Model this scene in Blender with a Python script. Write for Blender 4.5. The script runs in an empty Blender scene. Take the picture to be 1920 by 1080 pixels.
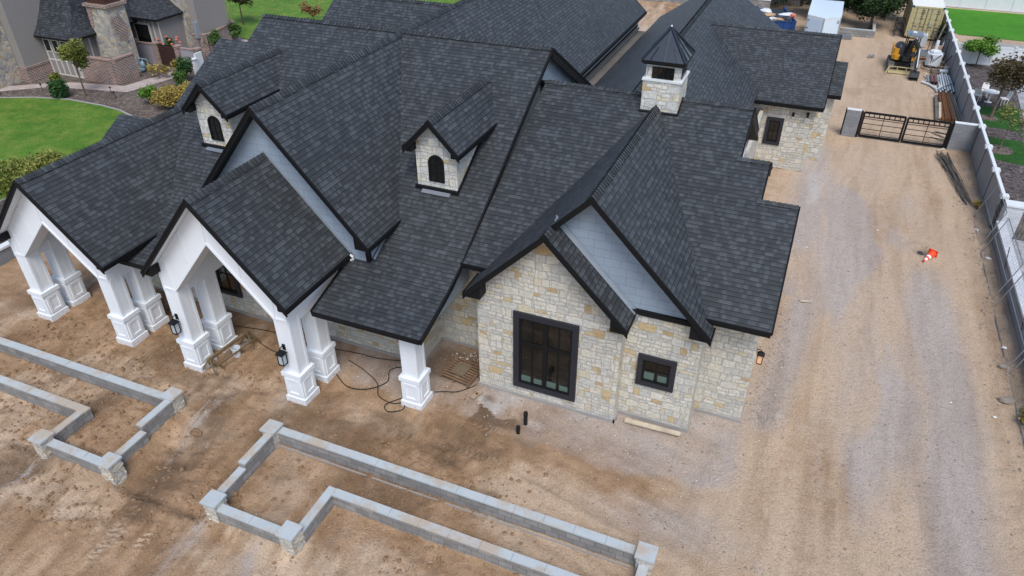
import bpy, math, random
import numpy as np
from mathutils import Vector, Matrix

# ------------------------------------------------------------------ scene, camera, light
S = bpy.context.scene
COL = S.collection
R = math.radians
YAW, PITCH, ROLL, FPX = R(22.649), R(34.466), R(-0.141), 1352.4
CAM = Vector((8.413, -17.21, 17.25))
FW = Vector((-math.sin(YAW)*math.cos(PITCH), math.cos(YAW)*math.cos(PITCH), -math.sin(PITCH)))
RT0 = Vector((math.cos(YAW), math.sin(YAW), 0)); UP0 = RT0.cross(FW)
RT = RT0*math.cos(ROLL) + UP0*math.sin(ROLL); UP = -RT0*math.sin(ROLL) + UP0*math.cos(ROLL)
cam_data = bpy.data.cameras.new('camera'); cam = bpy.data.objects.new('camera', cam_data); COL.objects.link(cam)
M = Matrix(((RT.x, UP.x, -FW.x, CAM.x), (RT.y, UP.y, -FW.y, CAM.y), (RT.z, UP.z, -FW.z, CAM.z), (0, 0, 0, 1)))
cam.matrix_world = M
cam_data.sensor_width = 36; cam_data.lens = FPX/1920*36; cam_data.clip_end = 2000; cam_data.clip_start = .1
S.camera = cam

W = bpy.data.worlds.new('World'); S.world = W; W.use_nodes = True
nt = W.node_tree; nt.nodes.clear()
sky = nt.nodes.new('ShaderNodeTexSky'); sky.sky_type = 'NISHITA'; sky.sun_disc = False
SUN_EL, SUN_AZ = R(56), R(150)          # azimuth clockwise from +Y
sky.sun_elevation = SUN_EL; sky.sun_rotation = SUN_AZ; sky.air_density = 1.0; sky.dust_density = 1.5; sky.ozone_density = 1.0
bg = nt.nodes.new('ShaderNodeBackground'); bg.inputs[1].default_value = .11
out = nt.nodes.new('ShaderNodeOutputWorld')
nt.links.new(sky.outputs[0], bg.inputs[0]); nt.links.new(bg.outputs[0], out.inputs[0])
sd = bpy.data.lights.new('sun', 'SUN'); sd.energy = 1.5; sd.angle = R(28); sd.color = (1, .975, .945)
sun = bpy.data.objects.new('sun', sd); COL.objects.link(sun)
sv = Vector((math.sin(SUN_AZ)*math.cos(SUN_EL), math.cos(SUN_AZ)*math.cos(SUN_EL), math.sin(SUN_EL)))
sun.rotation_euler = sv.to_track_quat('Z', 'Y').to_euler()
S.view_settings.view_transform = 'Standard'; S.view_settings.look = 'None'
S.view_settings.exposure = 0.82; S.view_settings.gamma = 1

random.seed(7); RNG = np.random.default_rng(7)

# ------------------------------------------------------------------ materials
def lin(c):
    return tuple(((x/255)/12.92 if x/255 < .04045 else (((x/255)+.055)/1.055)**2.4) for x in c)
class Mat:
    def __init__(s, name, rough=.8, spec=.3, metal=0):
        s.m = bpy.data.materials.new(name); s.m.use_nodes = True
        s.nt = s.m.node_tree; s.b = s.nt.nodes['Principled BSDF']
        s.b.inputs['Roughness'].default_value = rough; s.b.inputs['Specular IOR Level'].default_value = spec
        s.b.inputs['Metallic'].default_value = metal
    def n(s, t, **k):
        x = s.nt.nodes.new('ShaderNode'+t)
        for a, v in k.items():
            if a.startswith('i_'): x.inputs[a[2:].replace('_', ' ')].default_value = v
            else: setattr(x, a, v)
        return x
    def l(s, a, b): s.nt.links.new(a, b)
    def uv(s): return s.n('TexCoord').outputs['UV']
    def pos(s): return s.n('NewGeometry').outputs['Position']
    def mapping(s, vec, scale=(1, 1, 1), loc=(0, 0, 0), rot=(0, 0, 0)):
        x = s.n('Mapping'); x.inputs['Scale'].default_value = scale; x.inputs['Location'].default_value = loc; x.inputs['Rotation'].default_value = rot
        s.l(vec, x.inputs[0]); return x.outputs[0]
    def noise(s, vec, scale, detail=3, rough=.55, dist=0):
        x = s.n('TexNoise'); x.inputs['Scale'].default_value = scale; x.inputs['Detail'].default_value = detail
        x.inputs['Roughness'].default_value = rough; x.inputs['Distortion'].default_value = dist
        s.l(vec, x.inputs['Vector']); return x.outputs['Fac']
    def ramp(s, fac, stops, interp='LINEAR'):
        x = s.n('ValToRGB'); x.color_ramp.interpolation = interp; e = x.color_ramp.elements
        while len(e) < len(stops): e.new(.5)
        for i, (p, c) in enumerate(stops):
            e[i].position = p; e[i].color = (*(c if len(c) == 3 else c[:3]), 1)
        s.l(fac, x.inputs[0]); return x.outputs[0]
    def mix(s, a, b, fac, mode='MIX'):
        x = s.n('Mix'); x.data_type = 'RGBA'; x.blend_type = mode; x.clamp_factor = True
        for sock, v in ((x.inputs[6], a), (x.inputs[7], b), (x.inputs[0], fac)):
            if hasattr(v, 'links'): s.l(v, sock)
            elif isinstance(v, (int, float)) and sock != x.inputs[0]: sock.default_value = (v, v, v, 1)
            elif isinstance(v, (int, float)): sock.default_value = v
            else: sock.default_value = (*v, 1)
        return x.outputs[2]
    def math(s, op, a, b=None, c=None):
        x = s.n('Math'); x.operation = op
        for i, v in enumerate((a, b, c)):
            if v is None: continue
            if hasattr(v, 'links'): s.l(v, x.inputs[i])
            else: x.inputs[i].default_value = v
        return x.outputs[0]
    def color(s, c):
        if hasattr(c, 'links'): s.l(c, s.b.inputs['Base Color'])
        else: s.b.inputs['Base Color'].default_value = (*c, 1)
    def bump(s, h, strength=.5, dist=.01):
        x = s.n('Bump'); x.inputs['Strength'].default_value = strength; x.inputs['Distance'].default_value = dist
        s.l(h, x.inputs['Height']); s.l(x.outputs[0], s.b.inputs['Normal'])
    def rough(s, v):
        s.l(v, s.b.inputs['Roughness'])
    def brick(s, vec, w, h, mortar, c1, c2, cm, offset=.5, smooth=.1, bias=0, freq=2, squash=1):
        x = s.n('TexBrick'); x.offset = offset; x.offset_frequency = freq; x.squash = squash
        x.inputs['Scale'].default_value = 1; x.inputs['Brick Width'].default_value = w; x.inputs['Row Height'].default_value = h
        x.inputs['Mortar Size'].default_value = mortar; x.inputs['Mortar Smooth'].default_value = smooth; x.inputs['Bias'].default_value = bias
        for k, c in (('Color1', c1), ('Color2', c2), ('Mortar', cm)): x.inputs[k].default_value = (*c, 1)
        s.l(vec, x.inputs['Vector']); return x

def m_plain(name, c, rough=.6, spec=.3, metal=0, vary=.12, scale=3):
    m = Mat(name, rough, spec, metal)
    if vary:
        f = m.noise(m.pos(), scale, 4)
        m.color(m.mix(tuple(x*(1-vary) for x in c), tuple(min(1, x*(1+vary)) for x in c), f))
    else: m.color(c)
    return m

def m_shingle(name, dark, light, row=.165):
    m = Mat(name, .58, .38); uv = m.uv()
    b1 = m.brick(uv, .26, row, .0, dark, light, dark, offset=.43, freq=3)
    b2 = m.brick(m.mapping(uv, loc=(.07, 0, 0)), .12, row, .0, (0, 0, 0), (1, 1, 1), (0, 0, 0), offset=.37, freq=4)
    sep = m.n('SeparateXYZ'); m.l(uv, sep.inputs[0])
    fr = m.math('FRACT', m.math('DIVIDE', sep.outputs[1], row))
    tab = m.ramp(b2.outputs[0], [(.60, (0, 0, 0)), (.68, (1, 1, 1))])
    c = m.mix(b1.outputs[0], (1.75, 1.79, 1.83), m.math('MULTIPLY', tab, .68), 'MULTIPLY')
    blot = m.ramp(m.noise(m.pos(), .4, 5, .62), [(.3, (.92, .92, .92)), (.7, (1.09, 1.085, 1.07))])
    c = m.mix(c, blot, 1, 'MULTIPLY')
    fine = m.ramp(m.noise(uv, 38, 3, .75), [(.25, (.55, .55, .57)), (.75, (1.45, 1.45, 1.45))])
    c = m.mix(c, fine, 1, 'MULTIPLY')
    # butt edge of every course: shadow line painted into the colour, pale line above it
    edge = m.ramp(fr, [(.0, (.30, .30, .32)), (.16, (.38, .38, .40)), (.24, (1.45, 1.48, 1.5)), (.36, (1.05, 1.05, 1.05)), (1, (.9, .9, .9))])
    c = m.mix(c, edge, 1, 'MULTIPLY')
    m.color(c)
    h = m.math('SUBTRACT', m.math('MULTIPLY', tab, .4), fr)
    m.bump(h, .6, .025)
    return m

def m_stone(name, cells=(2.7, 5.6), pal=None, mortar=(.40, .385, .35), gap=.03, rnd=.9, rough=.85):
    m = Mat(name, rough, .25); uv = m.uv()
    d = m.n('TexNoise'); d.inputs['Scale'].default_value = 2.2; d.inputs['Detail'].default_value = 2; m.l(uv, d.inputs['Vector'])
    off = m.n('VectorMath'); off.operation = 'MULTIPLY_ADD'; m.l(d.outputs['Color'], off.inputs[0]); off.inputs[1].default_value = (.16, .12, 0); m.l(uv, off.inputs[2])
    v = m.mapping(off.outputs[0], scale=(cells[0], cells[1], 1))
    vc = m.n('TexVoronoi'); vc.voronoi_dimensions = '2D'; vc.inputs['Randomness'].default_value = rnd; vc.inputs['Scale'].default_value = 1; m.l(v, vc.inputs['Vector'])
    ve = m.n('TexVoronoi'); ve.voronoi_dimensions = '2D'; ve.feature = 'DISTANCE_TO_EDGE'; ve.inputs['Randomness'].default_value = rnd; ve.inputs['Scale'].default_value = 1; m.l(v, ve.inputs['Vector'])
    sep = m.n('SeparateColor'); m.l(vc.outputs['Color'], sep.inputs[0])
    pal = pal or [(0, (.50, .485, .445)), (.18, (.42, .425, .42)), (.36, (.54, .52, .465)), (.52, (.46, .46, .445)), (.66, (.51, .485, .42)), (.78, (.50, .42, .29)), (.84, (.44, .33, .17)), (.88, (.51, .49, .445)), (.95, (.38, .39, .395))]
    c = m.ramp(sep.outputs[0], pal, 'CONSTANT')
    tone = m.ramp(sep.outputs[1], [(0, (.90, .90, .90)), (1, (1.08, 1.08, 1.08))]); c = m.mix(c, tone, 1, 'MULTIPLY')
    f = m.ramp(m.noise(uv, 9, 6, .7), [(.25, (.76, .76, .77)), (.75, (1.2, 1.19, 1.17))]); c = m.mix(c, f, 1, 'MULTIPLY')
    e = m.ramp(ve.outputs['Distance'], [(0, (0, 0, 0)), (gap*.5, (.15, .15, .15)), (gap*1.6, (1, 1, 1)), (1, (1, 1, 1))])
    c = m.mix(mortar, c, e); m.color(c)
    hh = m.math('ADD', m.math('MULTIPLY', e, .8), m.math('MULTIPLY', m.noise(uv, 14, 5, .7), .55)); hh = m.math('ADD', hh, m.math('MULTIPLY', sep.outputs[2], .35))
    m.bump(hh, .75, .035)
    return m

def m_ashlar(name, gain=(1.10, 1.08, 1.03), pal=None, mortar=(.40, .385, .35), W=.54, H=.29, rough=.88):
    """random ashlar: large stones, many of them split into two half-height courses, all joints wandering"""
    m = Mat(name, rough, .22); uv = m.uv()
    def warp(v, sc, ax, ay):
        d = m.n('TexNoise'); d.inputs['Scale'].default_value = sc; d.inputs['Detail'].default_value = 2; m.l(v, d.inputs['Vector'])
        o = m.n('VectorMath'); o.operation = 'MULTIPLY_ADD'; m.l(d.outputs['Color'], o.inputs[0]); o.inputs[1].default_value = (ax, ay, 0); m.l(v, o.inputs[2]); return o.outputs[0]
    v = warp(warp(uv, 1.1, .25, .22), 5.5, .10, .085)
    k0, k1 = (0, 0, 0), (1, 1, 1)
    A = m.brick(v, W, H, .011, k0, k1, k0, offset=.41, freq=2, smooth=.25, squash=.72)
    B = m.brick(m.mapping(v, loc=(.13, 0, 0)), W*.58, H/2, .010, k0, k1, k0, offset=.36, freq=3, smooth=.25)
    C_ = m.brick(m.mapping(v, loc=(.31, 0, 0)), W*.42, H, .010, k0, k1, k0, offset=.5, freq=2, smooth=.25)
    ra = A.outputs[0]
    split = m.ramp(ra, [(.34, (0, 0, 0)), (.36, (1, 1, 1)), (.78, (1, 1, 1)), (.80, (0, 0, 0))])
    half = m.ramp(ra, [(.78, (0, 0, 0)), (.80, (1, 1, 1))])
    val = m.mix(m.mix(m.math('FRACT', m.math('MULTIPLY', ra, 7.3)), B.outputs[0], split), C_.outputs[0], half)
    mo = m.math('MAXIMUM', A.outputs['Fac'], m.math('MAXIMUM', m.math('MULTIPLY', B.outputs['Fac'], split), m.math('MULTIPLY', C_.outputs['Fac'], half)))
    pal = pal or [(0, (.56, .55, .52)), (.13, (.45, .45, .435)), (.25, (.55, .53, .48)), (.38, (.47, .475, .46)), (.48, (.53, .51, .455)), (.60, (.44, .435, .41)), (.68, (.52, .47, .37)), (.76, (.49, .48, .45)), (.84, (.48, .385, .235)), (.89, (.43, .315, .18)), (.915, (.54, .53, .50))]
    c = m.ramp(val, pal, 'CONSTANT')
    big = m.ramp(m.noise(uv, .7, 4, .6), [(.3, (.90, .91, .92)), (.7, (1.08, 1.07, 1.05))]); c = m.mix(c, big, 1, 'MULTIPLY')
    f = m.ramp(m.noise(uv, 8, 7, .75), [(.25, (.62, .63, .65)), (.5, (1, 1, 1)), (.75, (1.25, 1.23, 1.19))]); c = m.mix(c, f, 1, 'MULTIPLY')
    c = m.mix(c, (.50, .41, .28), m.math('MULTIPLY', m.ramp(m.noise(m.mapping(uv, loc=(5, 2, 0)), 2.6, 5, .7), [(.52, (0, 0, 0)), (.72, (1, 1, 1))]), .32))
    c = m.mix(c, gain, 1, 'MULTIPLY')
    c = m.mix(c, mortar, m.math('MULTIPLY', mo, .85)); m.color(c)
    hh = m.math('ADD', m.math('MULTIPLY', m.math('SUBTRACT', 1, mo), .7), m.math('MULTIPLY', m.noise(uv, 11, 6, .7), .75)); hh = m.math('ADD', hh, m.math('MULTIPLY', val, .3))
    m.bump(hh, .95, .05); return m

def m_brickwall(name, c1, c2, cm, w=.25, h=.085, mortar=.012, rough=.85, extra=None, noise=.25):
    m = Mat(name, rough, .25); uv = m.uv()
    b = m.brick(uv, w, h, mortar, c1, c2, cm)
    c = b.outputs[0]
    if extra:
        b2 = m.brick(uv, w, h, mortar, (0, 0, 0), (1, 1, 1), (0, 0, 0), offset=.5)
        c = m.mix(c, extra, m.ramp(b2.outputs[0], [(.68, (0, 0, 0)), (.72, (1, 1, 1))]))
    f = m.ramp(m.noise(m.pos(), 2.3, 6, .65), [(.25, (1-noise,)*3), (.75, (1+noise,)*3)]); c = m.mix(c, f, 1, 'MULTIPLY')
    m.color(c)
    m.bump(m.math('SUBTRACT', m.math('MULTIPLY', m.noise(uv, 40, 3), .25), b.outputs['Fac']), .5, .01)
    return m

def m_leaf(name, stops, rough=.6):
    m = Mat(name, rough, .25)
    sep = m.n('SeparateXYZ'); m.l(m.uv(), sep.inputs[0])
    m.color(m.ramp(sep.outputs[0], stops)); return m

def m_grass(name, a, b, c):
    m = Mat(name, .8, .15); p = m.pos()
    big = m.noise(p, .22, 6, .65, .5); fine = m.noise(p, 13, 5, .8); mid = m.noise(m.mapping(p, loc=(9, 4, 0)), .9, 7, .72)
    col = m.mix(a, b, m.ramp(big, [(.38, (0, 0, 0)), (.62, (1, 1, 1))]))
    col = m.mix(col, c, m.math('MULTIPLY', m.ramp(mid, [(.44, (0, 0, 0)), (.66, (1, 1, 1))]), .75))
    col = m.mix(col, m.ramp(fine, [(.3, (.4, .4, .4)), (.5, (1, 1, 1)), (.7, (1.6, 1.6, 1.5))]), 1, 'MULTIPLY')
    m.color(col); m.bump(fine, 1, .06); return m

def m_wood(name, a, b, scale=1, rough=.8):
    m = Mat(name, rough, .2); uv = m.uv()
    g = m.noise(m.mapping(uv, scale=(2, 28, 1)), 1.5*scale, 4, .65)
    m.color(m.mix(m.mix(a, b, m.ramp(g, [(.3, (0, 0, 0)), (.7, (1, 1, 1))])), m.ramp(m.noise(m.pos(), 3, 3), [(.3, (.75,)*3), (.7, (1.15,)*3)]), 1, 'MULTIPLY'))
    m.bump(g, .4, .004); return m

def m_gravel(name, a, b, c, scale=14):
    m = Mat(name, .95, .15); p = m.pos()
    v = m.n('TexVoronoi'); v.inputs['Scale'].default_value = scale; m.l(p, v.inputs['Vector'])
    sep = m.n('SeparateColor'); m.l(v.outputs['Color'], sep.inputs[0])
    col = m.ramp(sep.outputs[0], [(0, a), (.5, b), (1, c)])
    col = m.mix(col, m.ramp(m.noise(p, .8, 5, .65), [(.3, (.72,)*3), (.7, (1.25,)*3)]), 1, 'MULTIPLY')
    m.color(col); m.bump(v.outputs['Distance'], .8, .03); return m

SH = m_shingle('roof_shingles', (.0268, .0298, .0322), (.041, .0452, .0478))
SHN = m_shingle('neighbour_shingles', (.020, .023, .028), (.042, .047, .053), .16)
BLACK = m_plain('black_trim_paint', (.008, .008, .009), .6, .2, vary=.25)
SOFF = m_plain('dark_soffit', (.02, .019, .018), .7, .2)
def m_white():
    m = Mat('white_paint', .5, .35); p = m.pos(); z = m.n('SeparateXYZ'); m.l(p, z.inputs[0])
    c = m.mix((.70, .735, .77), (.77, .80, .83), m.noise(p, 1.4, 5, .6))
    sp = m.math('SUBTRACT', m.math('MULTIPLY', m.noise(p, 9, 6, .75), 1.0), m.math('MULTIPLY', z.outputs[2], .55))
    c = m.mix(c, (.46, .34, .23), m.math('MULTIPLY', m.ramp(sp, [(.42, (0, 0, 0)), (.62, (1, 1, 1))]), .5))
    m.color(c); m.bump(m.noise(p, 24, 3), .08, .003); return m
WHITE = m_white()
def m_siding():
    m = Mat('grey_shake_siding', .6, .3); uv = m.uv()
    d = m.n('TexNoise'); d.inputs['Scale'].default_value = 1.3; d.inputs['Detail'].default_value = 2; m.l(uv, d.inputs['Vector'])
    off = m.n('VectorMath'); off.operation = 'MULTIPLY_ADD'; m.l(d.outputs['Color'], off.inputs[0]); off.inputs[1].default_value = (.02, .07, 0); m.l(uv, off.inputs[2])
    b = m.brick(off.outputs[0], .52, .27, .005, (.272, .33, .398), (.29, .35, .42), (.165, .20, .245), offset=.37, freq=3, smooth=.3)
    m.color(m.mix(b.outputs[0], m.ramp(m.noise(m.pos(), 1.1, 4), [(.3, (.93,)*3), (.7, (1.06,)*3)]), 1, 'MULTIPLY'))
    m.bump(m.math('SUBTRACT', 1, b.outputs['Fac']), .5, .01); return m
SIDING = m_siding()
FLASH = m_plain('grey_flashing_metal', (.30, .34, .38), .4, .5, .3)
STONE = m_ashlar('cream_ashlar_stone')
STONEP = m_ashlar('pale_ashlar_stone', gain=(1.22, 1.23, 1.22))
STONE2 = m_stone('pale_pillar_stone', cells=(3.6, 8.5), pal=[(0, (.52, .48, .40)), (.3, (.44, .43, .41)), (.55, (.57, .53, .45)), (.8, (.47, .40, .30)), (.9, (.5, .48, .45))])
CMU = m_brickwall('grey_block', (.205, .20, .193), (.285, .278, .268), (.138, .132, .126), .41, .205, .009, noise=.22)
CMUG = m_brickwall('dark_grey_block', (.20, .21, .225), (.225, .235, .25), (.17, .178, .19), .41, .205, .008, noise=.15)
PANEL = m_plain('grey_fence_panel', (.275, .275, .275), .9, .2, vary=.25, scale=.9)
def m_coping():
    m = Mat('bluish_stone_coping', .75, .3); p = m.pos()
    c = m.mix((.33, .37, .385), (.49, .525, .53), m.noise(p, 2.2, 7, .75))
    dirt = m.ramp(m.noise(m.mapping(p, loc=(3, 7, 1)), .85, 6, .72), [(.47, (0, 0, 0)), (.60, (1, 1, 1))])
    m.color(m.mix(c, (.40, .30, .20), m.math('MULTIPLY', dirt, .7))); m.bump(m.noise(p, 30, 4), .3, .005); return m
COPE = m_coping()
CAPW = m_plain('white_cap_concrete', (.62, .65, .66), .8, .2, vary=.12)
RUSTY = m_brickwall('red_brick', (.15, .052, .036), (.29, .115, .078), (.40, .365, .33), .28, .10, .02, extra=(.07, .055, .055), noise=.2)
RIVER = m_stone('river_stone', cells=(3.2, 4.0), pal=[(0, (.43, .385, .31)), (.2, (.30, .295, .29)), (.36, (.50, .455, .375)), (.55, (.37, .335, .28)), (.7, (.41, .33, .235)), (.86, (.27, .26, .26))], mortar=(.44, .405, .35), gap=.07, rnd=1)
STUCCO = m_plain('taupe_stucco', (.26, .24, .23), .95, .1, vary=.08, scale=5)
LILAC = m_plain('lilac_stucco', (.30, .28, .31), .95, .1, vary=.12, scale=1)
CREAM = m_plain('cream_batten_paint', (.55, .54, .50), .7, .2, vary=.06)
COPPER = m_plain('brown_metal_cap', (.075, .035, .028), .5, .4, .3)
STEEL = m_plain('galvanised_steel', (.30, .33, .36), .45, .5, .7)
DSTEEL = m_plain('dark_steel', (.035, .036, .038), .5, .4, .4, vary=.4, scale=8)
DMETAL = m_plain('black_standing_seam', (.030, .038, .052), .28, .6, .4, vary=.1)
def m_glass(name, tint):
    m = Mat(name, .04, .6); p = m.pos()
    z = m.n('SeparateXYZ'); m.l(m.uv(), z.inputs[0])
    c = m.mix(tint, tuple(x*.35 for x in tint), m.ramp(m.noise(p, 1.1, 4), [(.35, (0, 0, 0)), (.65, (1, 1, 1))]))
    m.color(c); return m
GLASS = m_glass('dark_window_glass', (.014, .0155, .014)); 
GREENG = m_plain('green_reflection_and_bucket_fill', (.085, .135, .115), .25, .5, vary=.15)  # colour of the painted window reflection; also the bucket contents
BLIND = m_plain('brown_blind_strip', (.034, .025, .018), .6, .2)
YEL = m_plain('excavator_yellow', (.50, .24, .018), .45, .4, vary=.15, scale=4)
TAN = m_plain('container_tan', (.43, .37, .19), .55, .3, vary=.15, scale=2)
ROOFW = m_plain('white_metal_roof', (.74, .73, .66), .5, .3, vary=.06)
TRAIL = m_plain('white_trailer_skin', (.60, .70, .78), .35, .5, vary=.05)
BLUE = m_plain('dumpster_blue', (.012, .055, .19), .45, .4, vary=.3, scale=3)
PVC = m_plain('pale_plastic_pipe', (.58, .63, .66), .45, .4, vary=.1)
BROWNP = m_plain('brown_plastic_pipe', (.16, .085, .07), .5, .3, vary=.15)
WTANK = m_plain('white_plastic', (.62, .66, .70), .4, .4, vary=.06)
WOOD = m_wood('weathered_wood', (.26, .20, .135), (.42, .34, .23))
WOODG = m_wood('grey_weathered_wood', (.10, .088, .075), (.20, .175, .15))
RUSTW = m_wood('rusty_lumber', (.075, .035, .02), (.20, .085, .035))
PALE = m_wood('pale_lumber', (.45, .38, .28), (.58, .50, .38))
REDW = m_wood('reddish_pallet_wood', (.13, .078, .048), (.27, .178, .11))
ORANGE = m_plain('orange_plastic', (.80, .075, .022), .45, .4, vary=.08)
REFL = m_plain('white_reflective_band', (.80, .80, .78), .4, .4, vary=.05)
RUBBER = m_plain('black_rubber', (.012, .012, .012), .6, .3, vary=.3)
BARK = m_wood('bark', (.07, .05, .035), (.16, .12, .09))
PAPER = m_plain('white_scrap', (.75, .75, .72), .8, .2)
CARD = m_plain('cardboard', (.45, .31, .19), .9, .1)
BAGS = m_plain('black_plastic_film', (.03, .034, .042), .35, .5)
CLEARB = m_plain('clear_bulk_bag', (.45, .48, .50), .3, .5)
ROCK = m_plain('pale_rock', (.27, .235, .20), .95, .15, vary=.35, scale=9)
CLOD = m_plain('dirt_clod', (.235, .15, .088), .95, .1, vary=.35, scale=5)
GASBLUE = m_plain('blue_grey_meter_paint', (.20, .31, .37), .5, .4, vary=.1)
SALMON = m_plain('salmon_petals', (.62, .16, .10), .7, .2, vary=.25)
AMBER = Mat('lit_amber_glass', .3, .4); AMBER.color((.68, .40, .25)); AMBER.b.inputs['Emission Color'].default_value = (1, .5, .25, 1); AMBER.b.inputs['Emission Strength'].default_value = .12
LANTG = Mat('pale_lantern_glass', .08, .6); LANTG.color((.42, .47, .50))
CONC = m_plain('grey_concrete', (.31, .295, .28), .9, .2, vary=.22, scale=1.6)
PAVING = m_brickwall('pinkish_paving', (.36, .30, .275), (.44, .375, .345), (.27, .235, .215), .6, .4, .01, noise=.15)
WALKR = m_brickwall('grey_paving', (.27, .275, .29), (.36, .365, .38), (.19, .19, .2), .4, .4, .012, noise=.2)
MULCH = m_gravel('brown_gravel_mulch', (.075, .058, .05), (.12, .098, .085), (.19, .16, .135), 9)
MULCHR = m_gravel('purple_brown_gravel', (.045, .038, .038), (.085, .072, .07), (.15, .13, .125), 9)
LAWN = m_grass('green_lawn', (.060, .150, .018), (.098, .21, .026), (.20, .25, .05))
LAWNR = m_grass('bright_lawn', (.045, .19, .012), (.06, .23, .016), (.085, .25, .02))
LAWND = m_grass('dark_turf', (.018, .075, .012), (.028, .10, .018), (.04, .12, .02))

# ------------------------------------------------------------------ mesh builder
Z = Vector((0, 0, 1))
class MB:
    def __init__(s): s.v = []; s.f = []; s.mi = []; s.uv = []; s.mats = []; s.sm = []
    def mat(s, m):
        m = m.m
        if m not in s.mats: s.mats.append(m)
        return s.mats.index(m)
    def poly(s, pts, m, uvo=(0, 0), uv=None, smooth=False):
        pts = [Vector(p) for p in pts]
        i0 = len(s.v); s.v += [tuple(p) for p in pts]; s.f.append(list(range(i0, i0+len(pts)))); s.mi.append(s.mat(m)); s.sm.append(smooth)
        if uv is None:
            n = Vector((0, 0, 0))
            for a, b in zip(pts, pts[1:]+pts[:1]): n += a.cross(b)
            n = n.normalized() if n.length > 1e-12 else Z.copy()
            h = Z.cross(n)
            h = h.normalized() if h.length > 1e-3 else Vector((1, 0, 0))
            w = n.cross(h)
            uv = [(p.dot(h)+uvo[0], p.dot(w)+uvo[1]) for p in pts]
        s.uv.append(uv)
    def slab(s, pts, t, top, side=None, bottom=None, uvo=(0, 0)):
        side = side or top; bottom = bottom or side
        pts = [Vector(p) for p in pts]
        n = Vector((0, 0, 0))
        for a, b in zip(pts, pts[1:]+pts[:1]): n += a.cross(b)
        if n.z < 0: pts.reverse()
        lo = [p-Vector((0, 0, t)) for p in pts]
        s.poly(pts, top, uvo); s.poly(lo[::-1], bottom)
        for i in range(len(pts)):
            j = (i+1) % len(pts); s.poly([pts[j], pts[i], lo[i], lo[j]], side)
    def prism(s, pts, ext, m, mcap=None):
        """polygon pts extruded by vector ext"""
        pts = [Vector(p) for p in pts]; ext = Vector(ext)
        n = Vector((0, 0, 0))
        for a, b in zip(pts, pts[1:]+pts[:1]): n += a.cross(b)
        if n.dot(ext) > 0: pts.reverse()
        q = [p+ext for p in pts]
        s.poly(pts, mcap or m); s.poly(q[::-1], m)
        for i in range(len(pts)):
            j = (i+1) % len(pts); s.poly([pts[j], pts[i], q[i], q[j]], m)
    def box(s, lo, hi, m, top=None):
        x0, y0, z0 = lo; x1, y1, z1 = hi
        a = [(x0, y0, z0), (x1, y0, z0), (x1, y1, z0), (x0, y1, z0)]; b = [(x, y, z1) for x, y, _ in a]
        s.poly(a[::-1], m); s.poly(b, top or m)
        for i in range(4):
            j = (i+1) % 4; s.poly([a[i], a[j], b[j], b[i]], m)
    def board(s, p0, p1, out, th, h, m, up=(0, 0, 1)):
        """board from p0 to p1 (its top inner edge), th thick along out, h high downwards"""
        p0 = Vector(p0); p1 = Vector(p1); o = Vector(out).normalized()*th; d = Vector(up)*-h
        s.prism([p0, p1, p1+d, p0+d], o, m)
    def bar(s, p0, p1, w, h, m, up=(0, 0, 1)):
        """rectangular bar centred on the line"""
        p0 = Vector(p0); p1 = Vector(p1); d = (p1-p0).normalized(); u = Vector(up)
        if abs(d.dot(u)) > .95: u = Vector((0, 1, 0))
        a = d.cross(u).normalized(); b = a.cross(d).normalized()
        a *= w/2; b *= h/2
        s.prism([p0+a+b, p0-a+b, p0-a-b, p0+a-b], p1-p0, m)
    def tube(s, path, r, m, n=8, cap=True, smooth=True):
        path = [Vector(p) for p in path]; rs = r if isinstance(r, (list, tuple)) else [r]*len(path)
        rings = []; prev = None
        for i, p in enumerate(path):
            d = (path[min(i+1, len(path)-1)]-path[max(i-1, 0)]).normalized()
            u = prev if prev is not None and abs(prev.dot(d)) < .95 else (Vector((0, 0, 1)) if abs(d.z) < .9 else Vector((1, 0, 0)))
            a = d.cross(u).normalized(); b = a.cross(d).normalized(); prev = b
            rings.append([p+a*math.cos(2*math.pi*k/n)*rs[i]+b*math.sin(2*math.pi*k/n)*rs[i] for k in range(n)])
        for i in range(len(rings)-1):
            for k in range(n):
                j = (k+1) % n; s.poly([rings[i][j], rings[i][k], rings[i+1][k], rings[i+1][j]], m, smooth=smooth)
        if cap:
            s.poly(rings[0], m); s.poly(rings[-1][::-1], m)
    def lathe(s, prof, c, m, n=12, smooth=True):
        """prof: (r, z) pairs from bottom to top round the vertical through c"""
        c = Vector(c); rings = [[c+Vector((r*math.cos(2*math.pi*k/n), r*math.sin(2*math.pi*k/n), z)) for k in range(n)] for r, z in prof]
        for i in range(len(rings)-1):
            for k in range(n):
                j = (k+1) % n; s.poly([rings[i][k], rings[i][j], rings[i+1][j], rings[i+1][k]], m, smooth=smooth)
        s.poly(rings[0][::-1], m); s.poly(rings[-1], m)
    def blob(s, c, r, m, seed=0, jit=.25, n=8, k=5, smooth=False):
        rr = random.Random(seed); c = Vector(c); rings = []
        for i in range(1, k):
            t = math.pi*i/k
            rings.append([c+Vector((r[0]*math.sin(t)*math.cos(2*math.pi*q/n), r[1]*math.sin(t)*math.sin(2*math.pi*q/n), r[2]*math.cos(t)))*1 + Vector((rr.uniform(-jit, jit)*r[0], rr.uniform(-jit, jit)*r[1], rr.uniform(-jit, jit)*r[2])) for q in range(n)])
        top = c+Vector((0, 0, r[2])); bot = c-Vector((0, 0, r[2]))
        for q in range(n):
            j = (q+1) % n
            s.poly([rings[0][q], rings[0][j], top], m, smooth=smooth); s.poly([rings[-1][j], rings[-1][q], bot], m, smooth=smooth)
            for i in range(len(rings)-1): s.poly([rings[i+1][q], rings[i+1][j], rings[i][j], rings[i][q]], m, smooth=smooth)
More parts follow.
